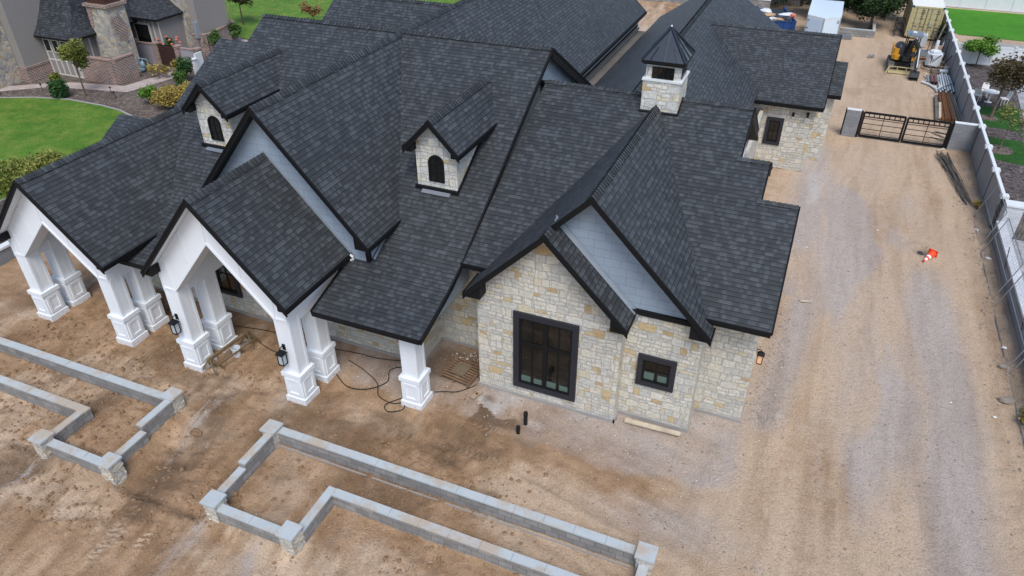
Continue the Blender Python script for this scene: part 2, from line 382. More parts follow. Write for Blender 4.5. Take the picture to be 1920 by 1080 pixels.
    def build(s, name, parent=None, label=None, keep=False):
        me = bpy.data.meshes.new(name)
        off = Vector((0, 0, 0))
        if parent is not None:
            p = parent
            while p is not None: off += p.location; p = p.parent
        me.from_pydata([tuple(Vector(v)-off) for v in s.v], [], s.f)
        for m in s.mats: me.materials.append(m)
        me.polygons.foreach_set('material_index', s.mi); me.polygons.foreach_set('use_smooth', s.sm)
        ul = me.uv_layers.new(name='UVMap'); flat = [c for f in s.uv for uv in f for c in uv]
        ul.data.foreach_set('uv', flat)
        me.update()
        o = bpy.data.objects.new(name, me); COL.objects.link(o)
        if parent is not None: o.parent = parent
        if label: o['label'] = label
        return o
def thing(name, label, cat, loc=(0, 0, 0), group=None):
    o = bpy.data.objects.new(name, None); COL.objects.link(o); o.location = loc; o.empty_display_size = .2
    return tag(o, label, cat, group)
def tag(o, label, cat, group=None):
    o['label'] = label; o['category'] = cat
    if group: o['group'] = group
    return o
def kind(o, k): o['kind'] = k; return o
def recentre(o, c):
    """put a one-mesh thing's origin at c without moving it"""
    c = Vector(c); o.data.transform(Matrix.Translation(-c)); o.location = c; return o
def copy_tree(o, parent=None):
    c = o.copy(); COL.objects.link(c)
    if parent is not None: c.parent = parent
    for ch in list(o.children): copy_tree(ch, c)
    return c
def one(name, mb, label, cat, group=None, at=None):
    o = mb.build(name); tag(o, label, cat, group)
    if at is not None: recentre(o, at)
    return o

# ------------------------------------------------------------------ ground
def vnoise(x, y, seed):
    xi = np.floor(x).astype(np.int64); yi = np.floor(y).astype(np.int64); fx = x-xi; fy = y-yi
    fx = fx*fx*(3-2*fx); fy = fy*fy*(3-2*fy)
    def h(a, b):
        n = (a*374761393 + b*668265263 + seed*974634777) & 0xffffffff
        n = ((n ^ (n >> 13))*1274126177) & 0xffffffff
        return ((n ^ (n >> 16)) & 0xffff)/65535.0
    return (h(xi, yi)*(1-fx)+h(xi+1, yi)*fx)*(1-fy)+(h(xi, yi+1)*(1-fx)+h(xi+1, yi+1)*fx)*fy
def fbm(x, y, seed, oct=4, gain=.5):
    s = np.zeros_like(x); a = 1; t = 0
    for i in range(oct):
        c_, s_ = math.cos(.6+i*1.1), math.sin(.6+i*1.1)
        s += a*vnoise((x*c_-y*s_)*2**i+i*7.3, (x*s_+y*c_)*2**i-i*3.1, seed+i*17); t += a; a *= gain
    return s/t
def sstep(a, b, x):
    t = np.clip((x-a)/(b-a), 0, 1); return t*t*(3-2*t)
# tracks left by machines: (x0, y0, x1, y1, width, strength)
TRACKS = [(-7.0, -10.6, -7.75, -6.2, .40, 1), (-6.1, -10.6, -6.6, -5.6, .40, 1), (-3.6, -10.4, -2.3, -9.2, .42, 1), (-2.7, -10.6, -1.0, -9.3, .42, 1), (-9.6, -9.9, -7.9, -9.0, .4, .8),
          (-13.5, -3.9, -10.8, -4.1, .45, .6), (-12.5, -3.4, -10.6, -3.7, .4, .5), (2.6, -3.0, 5.9, -3.8, .45, .8), (-.2, -1.5, 1.9, -2.1, .4, .8), (-1.5, -3.2, 2.2, -3.0, .4, .5)]
def seg_dist(x, y, t):
    x0, y0, x1, y1 = t[:4]; L = math.hypot(x1-x0, y1-y0); dx, dy = (x1-x0)/L, (y1-y0)/L
    u = (x-x0)*dx+(y-y0)*dy; w = -(x-x0)*dy+(y-y0)*dx
    return u, w, L
def ground_h(x, y, fine=True):
    site = sstep(-24, -22, x)*(1-sstep(17.9, 18.3, x))*(1-sstep(60, 64, y))
    drive = sstep(7.5, 10.5, x)*(1-sstep(15, 16.6, x))
    yard = 1-drive
    h = (fbm(x*.45, y*.45, 3, 4)-.5)*.16*yard + (fbm(x*1.7, y*1.7, 9, 4)-.5)*.075*(.35+.65*yard)
    # clods and churned soil
    ch = churn(x, y)
    h += np.maximum(0, fbm(x*3.6, y*3.6, 21, 4, .6)-.5)*.34*ch
    # ruts along the drive
    h += (fbm(x*2.1, y*.12, 33, 3)-.5)*.035*drive
    for t in TRACKS:
        u, w, L = seg_dist(x, y, t)
        m = (1-sstep(t[4]*.4, t[4]*.6, np.abs(w)))*sstep(-.3, .2, u)*(1-sstep(L-.2, L+.3, u))*t[5]
        tread = (np.abs(((u+np.abs(w)*.5)/.19) % 1-.5)*2)
        h = h*(1-.4*m)+m*(-.03+.028*sstep(.3, .7, tread)*sstep(.3, .6, fbm(x*2.3, y*2.3, 61, 3)))
        h += .035*np.exp(-((np.abs(w)-t[4]*.65)/.08)**2)*sstep(-.3, .2, u)*(1-sstep(L-.2, L+.3, u))*t[5]
    h += .16*np.exp(-((x-14.9)**2+(y-15.75)**2)/.35)*0 - .28*np.exp(-(((x-14.82)/.16)**2+((y-15.85)/.2)**2)) + .09*np.exp(-((np.hypot(x-14.85, y-15.8)-.55)/.22)**2)
    # soil heaped against the fence and the far planters
    h += .16*sstep(16.6, 17.6, x)*(1-sstep(17.9, 18.1, x))*(fbm(x*1.5, y*1.5, 5, 3))*(1-sstep(33, 36, y))
    h += .22*np.exp(-((x+.2)/1.1)**2-((y+4.1)/.45)**2)*fbm(x*3, y*3, 8, 3)*1.6 + .16*np.exp(-((x+7.2)/1.1)**2-((y+6.3)/1.6)**2)*fbm(x*3, y*3, 18, 3)
    h -= .20*(1-sstep(-8.7, -8.1, y)) + .30*sstep(-8.75, -8.2, x)*(1-sstep(-5.45, -4.95, x))*(1-sstep(-6.4, -4.4, y))*sstep(-8.5, -8.0, y) + .10*sstep(-8.75, -8.2, x)*(1-sstep(-5.45, -4.95, x))*(1-sstep(-8.2, -7.8, y)) + .2*(1-sstep(-11.9, -11.55, x))*(1-sstep(-6.75, -6.45, y))*sstep(-8.5, -8.1, y) + .12*sstep(-2.1, -1.7, x)*(1-sstep(-6.5, -6.2, y))*sstep(-8.5, -8.1, y)
    return h*site-.02
def churn(x, y):
    front = (1-sstep(-3.6, -2.2, y))*(1-sstep(1, 6, x)); left = (1-sstep(-4, -7, -x)) if False else sstep(4, 8, -x)
    c = np.maximum(front*(.35+.65*sstep(.42, .6, fbm(x*.3, y*.3, 41, 3))), left*(1-sstep(3, 8, y))*.7)
    c = np.maximum(c, sstep(15.6, 17.4, x)*.8*(1-sstep(33, 36, y)))
    return np.clip(c, .12, 1)
def axis(parts):
    out = []
    for a, b, st in parts: out += list(np.arange(a, b, st))
    out.append(parts[-1][1]); return np.array(out)
GX = axis([(-400, -60, 34), (-60, -24, 3), (-24, -19, .3), (-19, 9, .075), (9, 18.4, .09), (18.4, 27, 1.2), (27, 60, 6), (60, 400, 34)])
GY = axis([(-60, -13, 6), (-13, -10.4, .5), (-10.4, -1.6, .075), (-1.6, 3, .11), (3, 20, .2), (20, 62, .3), (62, 90, 4), (90, 600, 40)])
X, Y = np.meshgrid(GX, GY); H = ground_h(X, Y)
def mask_gray(x, y):
    n = fbm(x*.38+.7*fbm(y*.16, x*.1, 4, 3), y*.10, 52, 5, .6); wob = 1.6*(fbm(y*.13, x*.07, 58, 3)-.5)
    lane = np.exp(-((x-15.3+.03*y+wob)/1.15)**2)*(1-sstep(11, 17, y))*1.05
    mid = np.exp(-((x-12.3+wob)/2.4)**2)*sstep(-3.5, 2.5, y)*(1-sstep(26, 30, y))*(.35+.8*sstep(.40, .58, n))
    front = np.exp(-((x-7.4)/2.2)**2-((y+3.3)/1.0)**2)*.75+np.exp(-((x-10.3)/1.0)**2-((y+3.2)/2.2)**2)*.5*sstep(.4, .6, n)
    pad = sstep(-2.4, -1.3, y+1.2*(fbm(x*.7, y*.7, 14, 3)-.5))*(1-sstep(8.6, 9.6, x+.6*(n-.5)))*sstep(-8.5, -4.5, x)*(1-sstep(1.5, 2, y))*(.35+.6*fbm(x*.8, y*.8, 15, 4))
    rightpad = np.exp(-((x-9.4-.1*(y-1)*(y < 10))/.7)**2)*sstep(.6, 2.2, y)*(1-sstep(9, 14, y))*1.0+np.exp(-((x-9.8)/1.0)**2)*sstep(12, 15, y)*(1-sstep(26, 28, y))*.9
    return np.clip(np.maximum.reduce([lane, mid, front, pad, rightpad]), 0, 1)
def mask_dark(x, y):
    a = sstep(.46, .66, fbm(x*.33, y*.42, 81, 6, .6))*(1-sstep(-2.4, -1.2, y))*(1-sstep(3, 8, x))
    diag = np.exp(-(((x+7.2)*.78-(y+6.5)*.62)/1.25)**2)*(1-sstep(-4.5, -3.4, y))*sstep(-9.6, -8, y)*.9
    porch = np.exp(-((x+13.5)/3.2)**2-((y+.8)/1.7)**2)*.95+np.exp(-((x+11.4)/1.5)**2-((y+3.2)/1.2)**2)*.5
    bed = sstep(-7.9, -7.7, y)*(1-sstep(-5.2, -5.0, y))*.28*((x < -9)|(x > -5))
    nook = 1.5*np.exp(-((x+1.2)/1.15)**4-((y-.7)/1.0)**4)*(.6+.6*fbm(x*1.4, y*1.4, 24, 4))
    puddle = sstep(.38, .55, fbm(x*1.3, y*1.3, 23, 4))*np.exp(-((x-.7)/1.25)**2-((y+1.35)/.40)**2)*2.6+1.6*np.exp(-((x-.55)/.28)**2-((y+.75)/.35)**2)
    edge = sstep(16.2, 17.4, x)*.45*(1-sstep(33, 36, y))*fbm(x, y*.4, 29, 3)*1.5 + np.exp(-((x-14.85)/.55)**2-((y-15.8)/.7)**2)*.8
    rear = sstep(.52, .7, fbm(x*.4, y*.3, 91, 4))*sstep(24, 30, y)*.35
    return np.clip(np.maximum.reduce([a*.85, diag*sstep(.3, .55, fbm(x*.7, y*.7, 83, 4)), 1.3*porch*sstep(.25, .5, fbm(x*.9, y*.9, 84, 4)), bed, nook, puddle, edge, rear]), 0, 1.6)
def mask_pale(x, y):
    sp = np.exp(-((x-.55)/.65)**2-((y+1.05)/.28)**2)*sstep(.4, .5, fbm(x*1.5, y*1.5, 12, 3)+.1)      # spilt cement
    chips = np.exp(-((x-2.6)/.45)**2-((y+1.1)/.28)**2)*.7 + np.exp(-((x-9.7)/.6)**2-((y-2.6)/1.3)**2)*.55 + np.exp(-((x-9.9)/.6)**2-((y-21)/3)**2)*.5
    slab = .8*np.exp(-((x-.6)/1.2)**4-((y+.45)/.5)**4)*fbm(x*1.2, y*1.2, 34, 4)
    return np.clip(sp*1.5+chips+slab, 0, 1.4)
def mask_dry(x, y):
    rear = sstep(26, 32, y)*.65*sstep(.35, .6, fbm(x*.5, y*.25, 66, 4))
    dry = (.18+.8*sstep(.44, .62, fbm(x*.3, y*.45, 101, 5)))*(1-sstep(-3.4, -1.8, y))*.8
    right = sstep(4, 9.5, x)*(.72+.28*sstep(.3, .6, fbm(x*.45, y*.2, 103, 4)))
    return np.clip(np.maximum.reduce([rear, dry, right]), 0, 1)
def track_mask(x, y):
    lo = np.zeros_like(x); hi = np.zeros_like(x)
    for t in TRACKS:
        u, w, L = seg_dist(x, y, t); m = (1-sstep(t[4]*.45, t[4]*.6, np.abs(w)))*sstep(-.3, .3, u)*(1-sstep(L-.5, L+.3, u))*t[5]*sstep(.36, .62, fbm(x*1.6, y*1.6, 55, 4))
        tread = np.abs(((u+np.abs(w)*.5)/.19) % 1-.5)*2
        hi = np.maximum(hi, m*sstep(.35, .65, tread)); lo = np.maximum(lo, m*(1-sstep(.3, .6, tread)))
    return lo, hi
GROOVE, RIDGE = track_mask(X, Y)
gm = bpy.data.meshes.new('ground'); nx, ny = len(GX), len(GY)
idx = np.arange(nx*ny).reshape(ny, nx)
quads = np.stack([idx[:-1, :-1], idx[:-1, 1:], idx[1:, 1:], idx[1:, :-1]], -1).reshape(-1, 4)
gm.vertices.add(nx*ny); gm.vertices.foreach_set('co', np.stack([X, Y, H], -1).astype(np.float32).ravel())
gm.loops.add(quads.size); gm.loops.foreach_set('vertex_index', quads.ravel().astype(np.int32))
gm.polygons.add(len(quads)); gm.polygons.foreach_set('loop_start', (np.arange(len(quads))*4).astype(np.int32)); gm.polygons.foreach_set('loop_total', np.full(len(quads), 4, np.int32))
gm.polygons.foreach_set('use_smooth', np.ones(len(quads), bool))
at = gm.color_attributes.new('soil', 'FLOAT_COLOR', 'POINT')
at.data.foreach_set('color', np.stack([mask_gray(X, Y), np.clip(mask_dark(X, Y)+GROOVE*.6, 0, 1.6), mask_pale(X, Y), np.clip(mask_dry(X, Y)+RIDGE*.8, 0, 1.3)], -1).astype(np.float32).ravel())
def flow(x, y):
    bend = .9*(fbm(x*.12, y*.09, 5, 3)-.5)
    right = sstep(-3.5, 6.5, x+5*(fbm(x*.4, y*.4, 7, 3)-.5))*(1-.0*y)
    u = (x+.10*y)*.98; v = y-.1*x
    f = []
    for a, b, sd, o in ((1.0, .13, 201, 6), (3.4, .30, 211, 4)):
        R_ = .5+(fbm((x+bend*2.2)*a*.75, y*b*.8, sd, o, .62)-.5)*.5
        F_ = .5+(fbm((x+.5*y)*b*1.6, (y+.28*x+bend)*a*1.1, sd+5, o, .6)-.5)*.55
        L_ = fbm(u*a*1.1+.5*fbm(v*.4, u*.3, 6, 2), v*b*1.8, sd+3, o, .6)
        k = sstep(6, 10, x); R_ = R_*k+F_*(1-k)
        f.append(R_*right+L_*(1-right))
    return f
FL = flow(X, Y)
at2 = gm.color_attributes.new('flow', 'FLOAT_COLOR', 'POINT')
at2.data.foreach_set('color', np.stack([FL[0], FL[1], FL[0]*0, np.ones_like(X)], -1).astype(np.float32).ravel())
gm.update(); gm.validate()
def m_dirt():
    m = Mat('site_dirt', .95, .12); p = m.pos()
    a = m.n('Attribute'); a.attribute_name = 'soil'; s = m.n('SeparateColor'); m.l(a.outputs['Color'], s.inputs[0])
    n1 = m.noise(p, .8, 6, .65); n2 = m.noise(p, 4.5, 6, .72); n3 = m.noise(p, 22, 5, .75); n4 = m.noise(p, 1.9, 8, .75, .6)
    fa = m.n('Attribute'); fa.attribute_name = 'flow'; fs = m.n('SeparateColor'); m.l(fa.outputs['Color'], fs.inputs[0]); st = fs.outputs[0]; st2 = fs.outputs[1]
    def jit(sock, k, lo=.3, hi=.72):
        v = m.math('ADD', sock, m.math('MULTIPLY', m.math('SUBTRACT', n4, .5), k))
        v = m.math('ADD', v, m.math('MULTIPLY', m.math('SUBTRACT', n3, .5), k*.45))
        v = m.math('ADD', v, m.math('MULTIPLY', m.math('SUBTRACT', st, .5), k*1.5)); v = m.math('ADD', v, m.math('MULTIPLY', m.math('SUBTRACT', st2, .5), k*.8))
        return m.ramp(v, [(lo, (0, 0, 0)), (hi, (1, 1, 1))])
    base = m.mix((.272, .170, .096), (.415, .28, .175), m.ramp(n1, [(.35, (0, 0, 0)), (.65, (1, 1, 1))]))
    base = m.mix(base, (.335, .200, .106), m.math('MULTIPLY', m.ramp(n2, [(.48, (0, 0, 0)), (.72, (1, 1, 1))]), .5))
    c = m.mix(base, m.mix((.455, .335, .232), (.545, .42, .305), n2), m.math('MULTIPLY', jit(a.outputs['Alpha'], .9, .15, .85), .9))
    g = m.mix((.365, .312, .278), (.435, .385, .352), m.ramp(st, [(.35, (0, 0, 0)), (.65, (1, 1, 1))]))
    c = m.mix(c, g, m.math('MULTIPLY', m.ramp(m.math('ADD', m.math('ADD', s.outputs[0], m.math('MULTIPLY', m.math('SUBTRACT', st, .5), 1.3)), m.math('MULTIPLY', m.math('SUBTRACT', n4, .5), .5)), [(.15, (0, 0, 0)), (.85, (1, 1, 1))]), .85))
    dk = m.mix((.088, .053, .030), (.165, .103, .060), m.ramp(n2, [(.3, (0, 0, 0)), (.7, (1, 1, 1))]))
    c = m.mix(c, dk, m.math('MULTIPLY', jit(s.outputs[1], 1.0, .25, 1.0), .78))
    c = m.mix(c, (.50, .475, .45), m.math('MULTIPLY', jit(s.outputs[2], .9), .75))
    c = m.mix(c, m.ramp(st2, [(.3, (.84, .82, .80)), (.5, (1, 1, 1)), (.7, (1.12, 1.12, 1.12))]), 1, 'MULTIPLY')
    c = m.mix(c, m.ramp(n3, [(.28, (.60, .58, .56)), (.5, (1, 1, 1)), (.72, (1.3, 1.3, 1.3))]), 1, 'MULTIPLY')
    hh = m.math('ADD', m.math('MULTIPLY', n4, 1.2), m.math('MULTIPLY', n3, .5))
    for sc, thr, k in ((6.5, .90, .6), (15, .80, .6)):
        pv = m.n('TexVoronoi'); pv.inputs['Scale'].default_value = sc; m.l(p, pv.inputs['Vector'])
        sp = m.n('SeparateColor'); m.l(pv.outputs['Color'], sp.inputs[0])
        peb = m.math('MULTIPLY', m.ramp(pv.outputs['Distance'], [(.0, (1, 1, 1)), (.2, (1, 1, 1)), (.28, (0, 0, 0))]), m.ramp(sp.outputs[0], [(thr, (0, 0, 0)), (thr+.02, (1, 1, 1))]))
        c = m.mix(c, m.ramp(sp.outputs[1], [(0, (.14, .095, .065)), (.4, (.26, .19, .135)), (.85, (.40, .33, .27)), (1, (.55, .50, .46))]), m.math('MULTIPLY', peb, k))
        hh = m.math('ADD', hh, m.math('MULTIPLY', peb, .3))
    m.color(c); m.bump(hh, 1.0, .07); return m
gm.materials.append(m_dirt().m)
go = bpy.data.objects.new('ground', gm); COL.objects.link(go); kind(go, 'structure')
def gz(x, y): return float(ground_h(np.array([float(x)]), np.array([float(y)]))[0])

def sheet(name, pts, m, z=.012, k='structure'):
    b = MB(); b.poly([(x, y, z) for x, y in pts], m); o = b.build(name); kind(o, k); return o
# neighbour's side, left
sheet('mulch_bed', [(-120, -40), (-23.3, -40), (-23.3, 62), (-60, 62), (-120, 62)], MULCH, .004)
arc = [(-60, 12), (-46, 12.6), (-42.6, 13.9), (-40.6, 14.8), (-38, 15.4), (-35.1, 15.4), (-33.2, 15.2), (-31.7, 14.7), (-30.1, 13.8), (-28.9, 12.4), (-28.3, 10), (-28.4, 5), (-29.3, -2), (-31, -8)]
sheet('lawn_grass', arc+[(-60, -12)], LAWN, .010, 'stuff')
cb = MB()
for a, b_ in zip(arc, arc[1:]):
    a = Vector((*a, 0)); b_ = Vector((*b_, 0)); n_ = Vector((b_.y-a.y, a.x-b_.x, 0)).normalized()*-.13
    cb.prism([a, b_, b_+n_, a+n_], (0, 0, .05), CONC)
kind(cb.build('lawn_kerb'), 'structure')
sheet('garden_path', [(-60, 14.0), (-48, 14.2), (-43.9, 14.8), (-41.4, 16.9), (-39.7, 17.2), (-35.5, 18.1), (-34.4, 23.2), (-35.9, 23.2), (-36.7, 19.0), (-40.2, 18.3), (-41.6, 17.9), (-44.8, 15.5), (-60, 15.2)], PAVING, .016)
sheet('back_lawn_grass', [(-38.2, 32.4), (-34, 31.2), (-20, 31.2), (-12, 70), (-60, 78), (-50.5, 40.0), (-43.5, 33.2)], LAWN, .010, 'stuff')
sheet('back_path', [(-36.6, 28), (-33.2, 28.2), (-32, 31.2), (-34, 31.2), (-37.4, 32.0)], PAVING, .013)
sheet('far_path', [(-52, 40.2), (-47.5, 43.2), (-44, 46), (-46, 49), (-56, 43)], CONC, .014)
# neighbour's side, right
sheet('gravel_yard', [(18.15, -30), (60, -30), (60, 47.6), (18.15, 47.6)], MULCHR, .004)
sheet('bright_lawn_grass', [(18.25, 58.3), (19.6, 56.3), (32, 55.6), (40, 55.6), (40, 66.2), (18.25, 66.2)], LAWNR, .012, 'stuff')
sheet('lawn_path', [(20.6, 54.9), (34, 54.2), (34, 48.3), (19.6, 48.3), (19.6, 54.2)], CONC, .010)
sheet('side_turf_grass', [(18.3, 33.8), (18.3, 37.5), (21.6, 37.9), (21.1, 33.4), (20.9, 30.6), (20.7, 28.0), (18.3, 28.6), (18.3, 31.9), (21, 31.9), (21.0, 33.6)], LAWND, .012, 'stuff')
sheet('side_walk', [(21.7, 48.6), (25, 48.6), (25, 24), (21.0, 24), (21.3, 31), (22.0, 42)], WALKR, .014)
sheet('paver_court', [(18.6, 20.3), (30, 20.3), (30, 9), (18.2, 9)], WALKR, .016)
for k_, (px_, py_, r_) in enumerate([(19.59, 35.4, .55), (19.56, 30.0, .75)]):
    sheet('tree_ring', [(px_+r_*math.cos(t*.5236), py_+r_*math.sin(t*.5236)) for t in range(12)], MULCH, .020)
# loose stones and clods too many to count
def scatter(name, n, fn, m, smin, smax, seed):
    r = np.random.default_rng(seed); b = MB(); k = 0
    octa = np.array([(1, 0, 0), (0, 1, 0), (-1, 0, 0), (0, -1, 0), (0, 0, 1), (0, 0, -.6)], float)
    while k < n:
        x, y = fn(r)
        if -18.5 < x < -2.3 and .1 < y or -2.3 <= x < 0 and y > 1.6 or 0 <= x < 8.7 and y > 1.5: continue
        s = smin+(smax-smin)*r.random()**3; z = gz(x, y)
        p = octa*(s*(.7+.6*r.random((6, 1))))*np.array([1, .8, .65]); a = r.random()*6.28; c_, s_ = math.cos(a), math.sin(a)
        p = [Vector((q[0]*c_-q[1]*s_+x, q[0]*s_+q[1]*c_+y, q[2]+z+s*.25)) for q in p]
        for i in range(4):
            j = (i+1) % 4; b.poly([p[i], p[j], p[4]], m); b.poly([p[j], p[i], p[5]], m)
        k += 1
    o = b.build(name); kind(o, 'stuff'); return o
def f_front(r):
    while True:
        x, y = r.uniform(-18, 8), r.uniform(-10, -2.4)
        if r.random() < float(churn(np.array([x]), np.array([y]))[0])**2: return x, y
scatter('dirt_clods', 3200, f_front, CLOD, .022, .11, 3)
scatter('stone_chips', 420, lambda r: ((r.uniform(-10, 9), r.uniform(-2.4, .1)) if r.random() < .45 else (r.uniform(9, 17.5), r.uniform(-8, 26))), ROCK, .014, .045, 5)
scatter('gravel_chips', 500, lambda r: (r.normal(9.4, .35), r.uniform(1.7, 9)), ROCK, .02, .06, 19)
scatter('white_chips', 330, lambda r: ((r.normal(9.6, .4), r.uniform(0, 22)) if r.random() < .5 else (r.uniform(-10, 8.5), r.normal(-1.1, .6))), PAPER, .012, .030, 6)
scatter('nook_chips', 90, lambda r: (r.normal(-.8, .5), r.normal(1.0, .35)), PAPER, .015, .045, 9)
scatter('fence_rubble', 260, lambda r: (min(17.85, r.normal(17.25, .3)), r.uniform(2, 28)), ROCK, .03, .10, 8)

# ------------------------------------------------------------------ the house
house = thing('stone_house', 'large unfinished house with dark shingle gables, cream stone walls and white porch columns', 'house', (-4, 2, 0))
ZM1, YM1, PM1 = 9.246, 8.985, .574
ZM2, YM2, PM2, YE3 = 8.204, 8.366, .482, .66
XM1R, YEF, ZEF = -.86, -2.344, 3.44
def m1z(y): return ZM1-PM1*(YM1-y)
def m2z(y): return ZM2-PM2*(YM2-y)
def low(y): return 4.089+.277*y
def prof(y):
    if y >= 1.0: return m1z(y)
    if y <= -.8: return low(y)
    t = (1.0-y)/1.8            # bezier between the two pitches (y nearly linear in t)
    return (1-t)**2*m1z(1.0)+2*t*(1-t)*(.5*(m1z(.1)+low(.1)))+t*t*low(-.8)
def caps(mb, p0, p1, across, dl, dr, half=.15, step=.165):
    """folded cap shingles along a ridge from p0 to p1; dl, dr: drop per metre on the two sides"""
    p0 = Vector(p0); p1 = Vector(p1); d = p1-p0; n = max(1, int(d.length/step)); a = Vector(across).normalized()
    for i in range(n):
        q0 = p0+d*(i/n); q1 = p0+d*((i+1.25)/n); t = random.random()*40; w = half+random.uniform(-.012, .012)
        q0 = q0+Z*.055; q1 = q1+Z*.022
        for sgn, dr_ in ((1, dr), (-1, dl)):
            off = a*sgn*w-Z*dr_*w
            f = [q0, q1, q1+off, q0+off]
            if sgn < 0: f = f[::-1]
            uv = [(t, .03), (t+.13, .03), (t+.13, .12), (t, .12)]
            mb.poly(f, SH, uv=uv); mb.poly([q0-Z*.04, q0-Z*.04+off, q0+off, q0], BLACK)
def roof(top_polys, trim=.15, parent=house, bottom=SOFF, name='roof'):
    b = MB()
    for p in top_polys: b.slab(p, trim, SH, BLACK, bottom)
    return b.build(name, parent)
def rake(parent, segs, out, h=.23, th=.05, name='rake_board'):
    b = MB(); last = None
    for p0, p1 in segs:
        if last is not None and (Vector(p0)-last).length > .05: b.build(name, parent); b = MB()
        last = Vector(p1)
        b.board(Vector(p0)+Z*.012, Vector(p1)+Z*.012, out, th, h, BLACK)
        b.board(Vector(p0)+Z*.03+Vector(out)*th, Vector(p1)+Z*.03+Vector(out)*th, out, .02, .09, BLACK)
    return b.build(name, parent)
def gable(xc, yf, zr, hl, hr, p, ybr, ybl, ybrr, midl=(), midr=(), parent=house, bottom=SOFF, ret=.42, cap_to=None, returns=True, wally=.42):
    zl, zq = zr-p*hl, zr-p*hr
    L = [(xc, yf, zr), (xc-hl, yf, zl), (xc-hl, ybl, zl), *midl, (xc, ybr, zr)]
    Rr = [(xc, yf, zr), (xc, ybr, zr), *midr, (xc+hr, ybrr, zq), (xc+hr, yf, zq)]
    r = roof([L, Rr], parent=parent, bottom=bottom)
    rake(r, [((xc-hl-.03, yf, zl-.03*p), (xc, yf, zr)), ((xc, yf, zr), (xc+hr+.03, yf, zq-.03*p))], (0, -1, 0))
    rake(r, [((xc-hl, yf, zl), (xc-hl, ybl, zl))], (-1, 0, 0), h=.17, name='eave_board')
    rake(r, [((xc+hr, yf, zq), (xc+hr, ybrr, zq))], (1, 0, 0), h=.17, name='eave_board')
    b = MB(); caps(b, (xc, yf-.03, zr), (xc, cap_to if cap_to is not None else ybr, zr), (1, 0, 0), p, p); b.build('ridge_cap', r)
    if returns:
        for s_, h_, z_ in ((-1, hl, zl), (1, hr, zq)):
            b = MB(); xe = xc+s_*(h_-.04); xi = xc+s_*(h_-.04-ret)
            b.prism([(xe, yf+.02, z_-.10), (xi, yf+.02, z_+ret*p-.16), (xi, yf+.02, z_-.16), (xe-s_*.06, yf+.02, z_-.16)], (0, wally, 0), BLACK)
            b.build('eave_return', r)
    return r
def gwall(name, xc, zr, p, xl, xr, zb, y, depth, m, drop=.16, parent=house, band=None):
    f = lambda x: zr-p*abs(x-xc)-drop
    pts = [(xl, y, zb), (xr, y, zb), (xr, y, f(xr))]
    if xl < xc < xr: pts.append((xc, y, zr-drop))
    pts.append((xl, y, f(xl)))
    b = MB(); b.prism(pts, (0, depth, 0), m); return b.build(name, parent)
def wall(name, lo, hi, m, parent=house):
    b = MB(); b.box(lo, hi, m); return b.build(name, parent)

# ---- main roof with stepped left end and flared porch eave
b = MB()
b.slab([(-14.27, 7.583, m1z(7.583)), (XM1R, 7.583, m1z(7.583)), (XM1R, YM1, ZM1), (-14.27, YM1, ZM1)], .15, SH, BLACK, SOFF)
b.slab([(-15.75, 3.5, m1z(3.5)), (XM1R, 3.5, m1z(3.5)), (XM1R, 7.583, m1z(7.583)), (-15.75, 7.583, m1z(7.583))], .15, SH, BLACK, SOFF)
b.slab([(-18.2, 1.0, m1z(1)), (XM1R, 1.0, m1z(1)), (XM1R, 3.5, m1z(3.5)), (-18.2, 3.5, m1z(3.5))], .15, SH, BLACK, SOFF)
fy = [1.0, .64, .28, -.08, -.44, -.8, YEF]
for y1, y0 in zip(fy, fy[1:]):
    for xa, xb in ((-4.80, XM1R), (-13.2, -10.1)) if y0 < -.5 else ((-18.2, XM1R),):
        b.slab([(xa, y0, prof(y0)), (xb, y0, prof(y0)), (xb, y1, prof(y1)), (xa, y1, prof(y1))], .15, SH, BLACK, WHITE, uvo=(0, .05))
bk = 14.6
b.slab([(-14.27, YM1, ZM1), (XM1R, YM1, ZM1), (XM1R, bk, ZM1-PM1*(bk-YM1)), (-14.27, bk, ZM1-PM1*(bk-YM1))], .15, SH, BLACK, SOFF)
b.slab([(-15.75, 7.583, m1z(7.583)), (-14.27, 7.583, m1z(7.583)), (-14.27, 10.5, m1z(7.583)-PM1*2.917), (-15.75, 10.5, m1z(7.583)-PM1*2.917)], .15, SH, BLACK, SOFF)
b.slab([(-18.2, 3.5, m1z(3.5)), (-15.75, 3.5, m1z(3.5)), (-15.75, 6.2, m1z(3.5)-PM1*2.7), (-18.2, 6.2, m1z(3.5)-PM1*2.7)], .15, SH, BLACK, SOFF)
mr = b.build('roof', house)
pr = [(XM1R, y, prof(y)) for y in fy]
rake(mr, [((XM1R, YM1, ZM1), (XM1R, 1.0, m1z(1)))]+list(zip(pr, pr[1:])), (1, 0, 0), h=.2)
rake(mr, [((XM1R, YM1, ZM1), (XM1R, bk, ZM1-PM1*(bk-YM1)))], (1, 0, 0), h=.42, th=.06)
rake(mr, [((-4.80, YEF, ZEF), (XM1R, YEF, ZEF)), ((-13.2, YEF, ZEF), (-10.1, YEF, ZEF))], (0, -1, 0), h=.17, name='eave_board')
pl_ = [(-4.80, y, prof(y)) for y in (-.44, -.8, YEF)]
rake(mr, list(zip(pl_, pl_[1:])), (-1, 0, 0), h=.17, name='eave_board')
b = MB(); caps(b, (XM1R, YM1, ZM1), (-14.27, YM1, ZM1), (0, 1, 0), PM1, PM1)
b.build('ridge_cap', mr)
b = MB(); b.prism([(XM1R+.02, 13.9, 6.05), (XM1R+.02, 14.6, 5.9), (XM1R+.02, 14.6, 5.45), (XM1R+.02, 13.9, 5.45)], (-.4, 0, 0), BLACK); b.build('eave_return', mr)
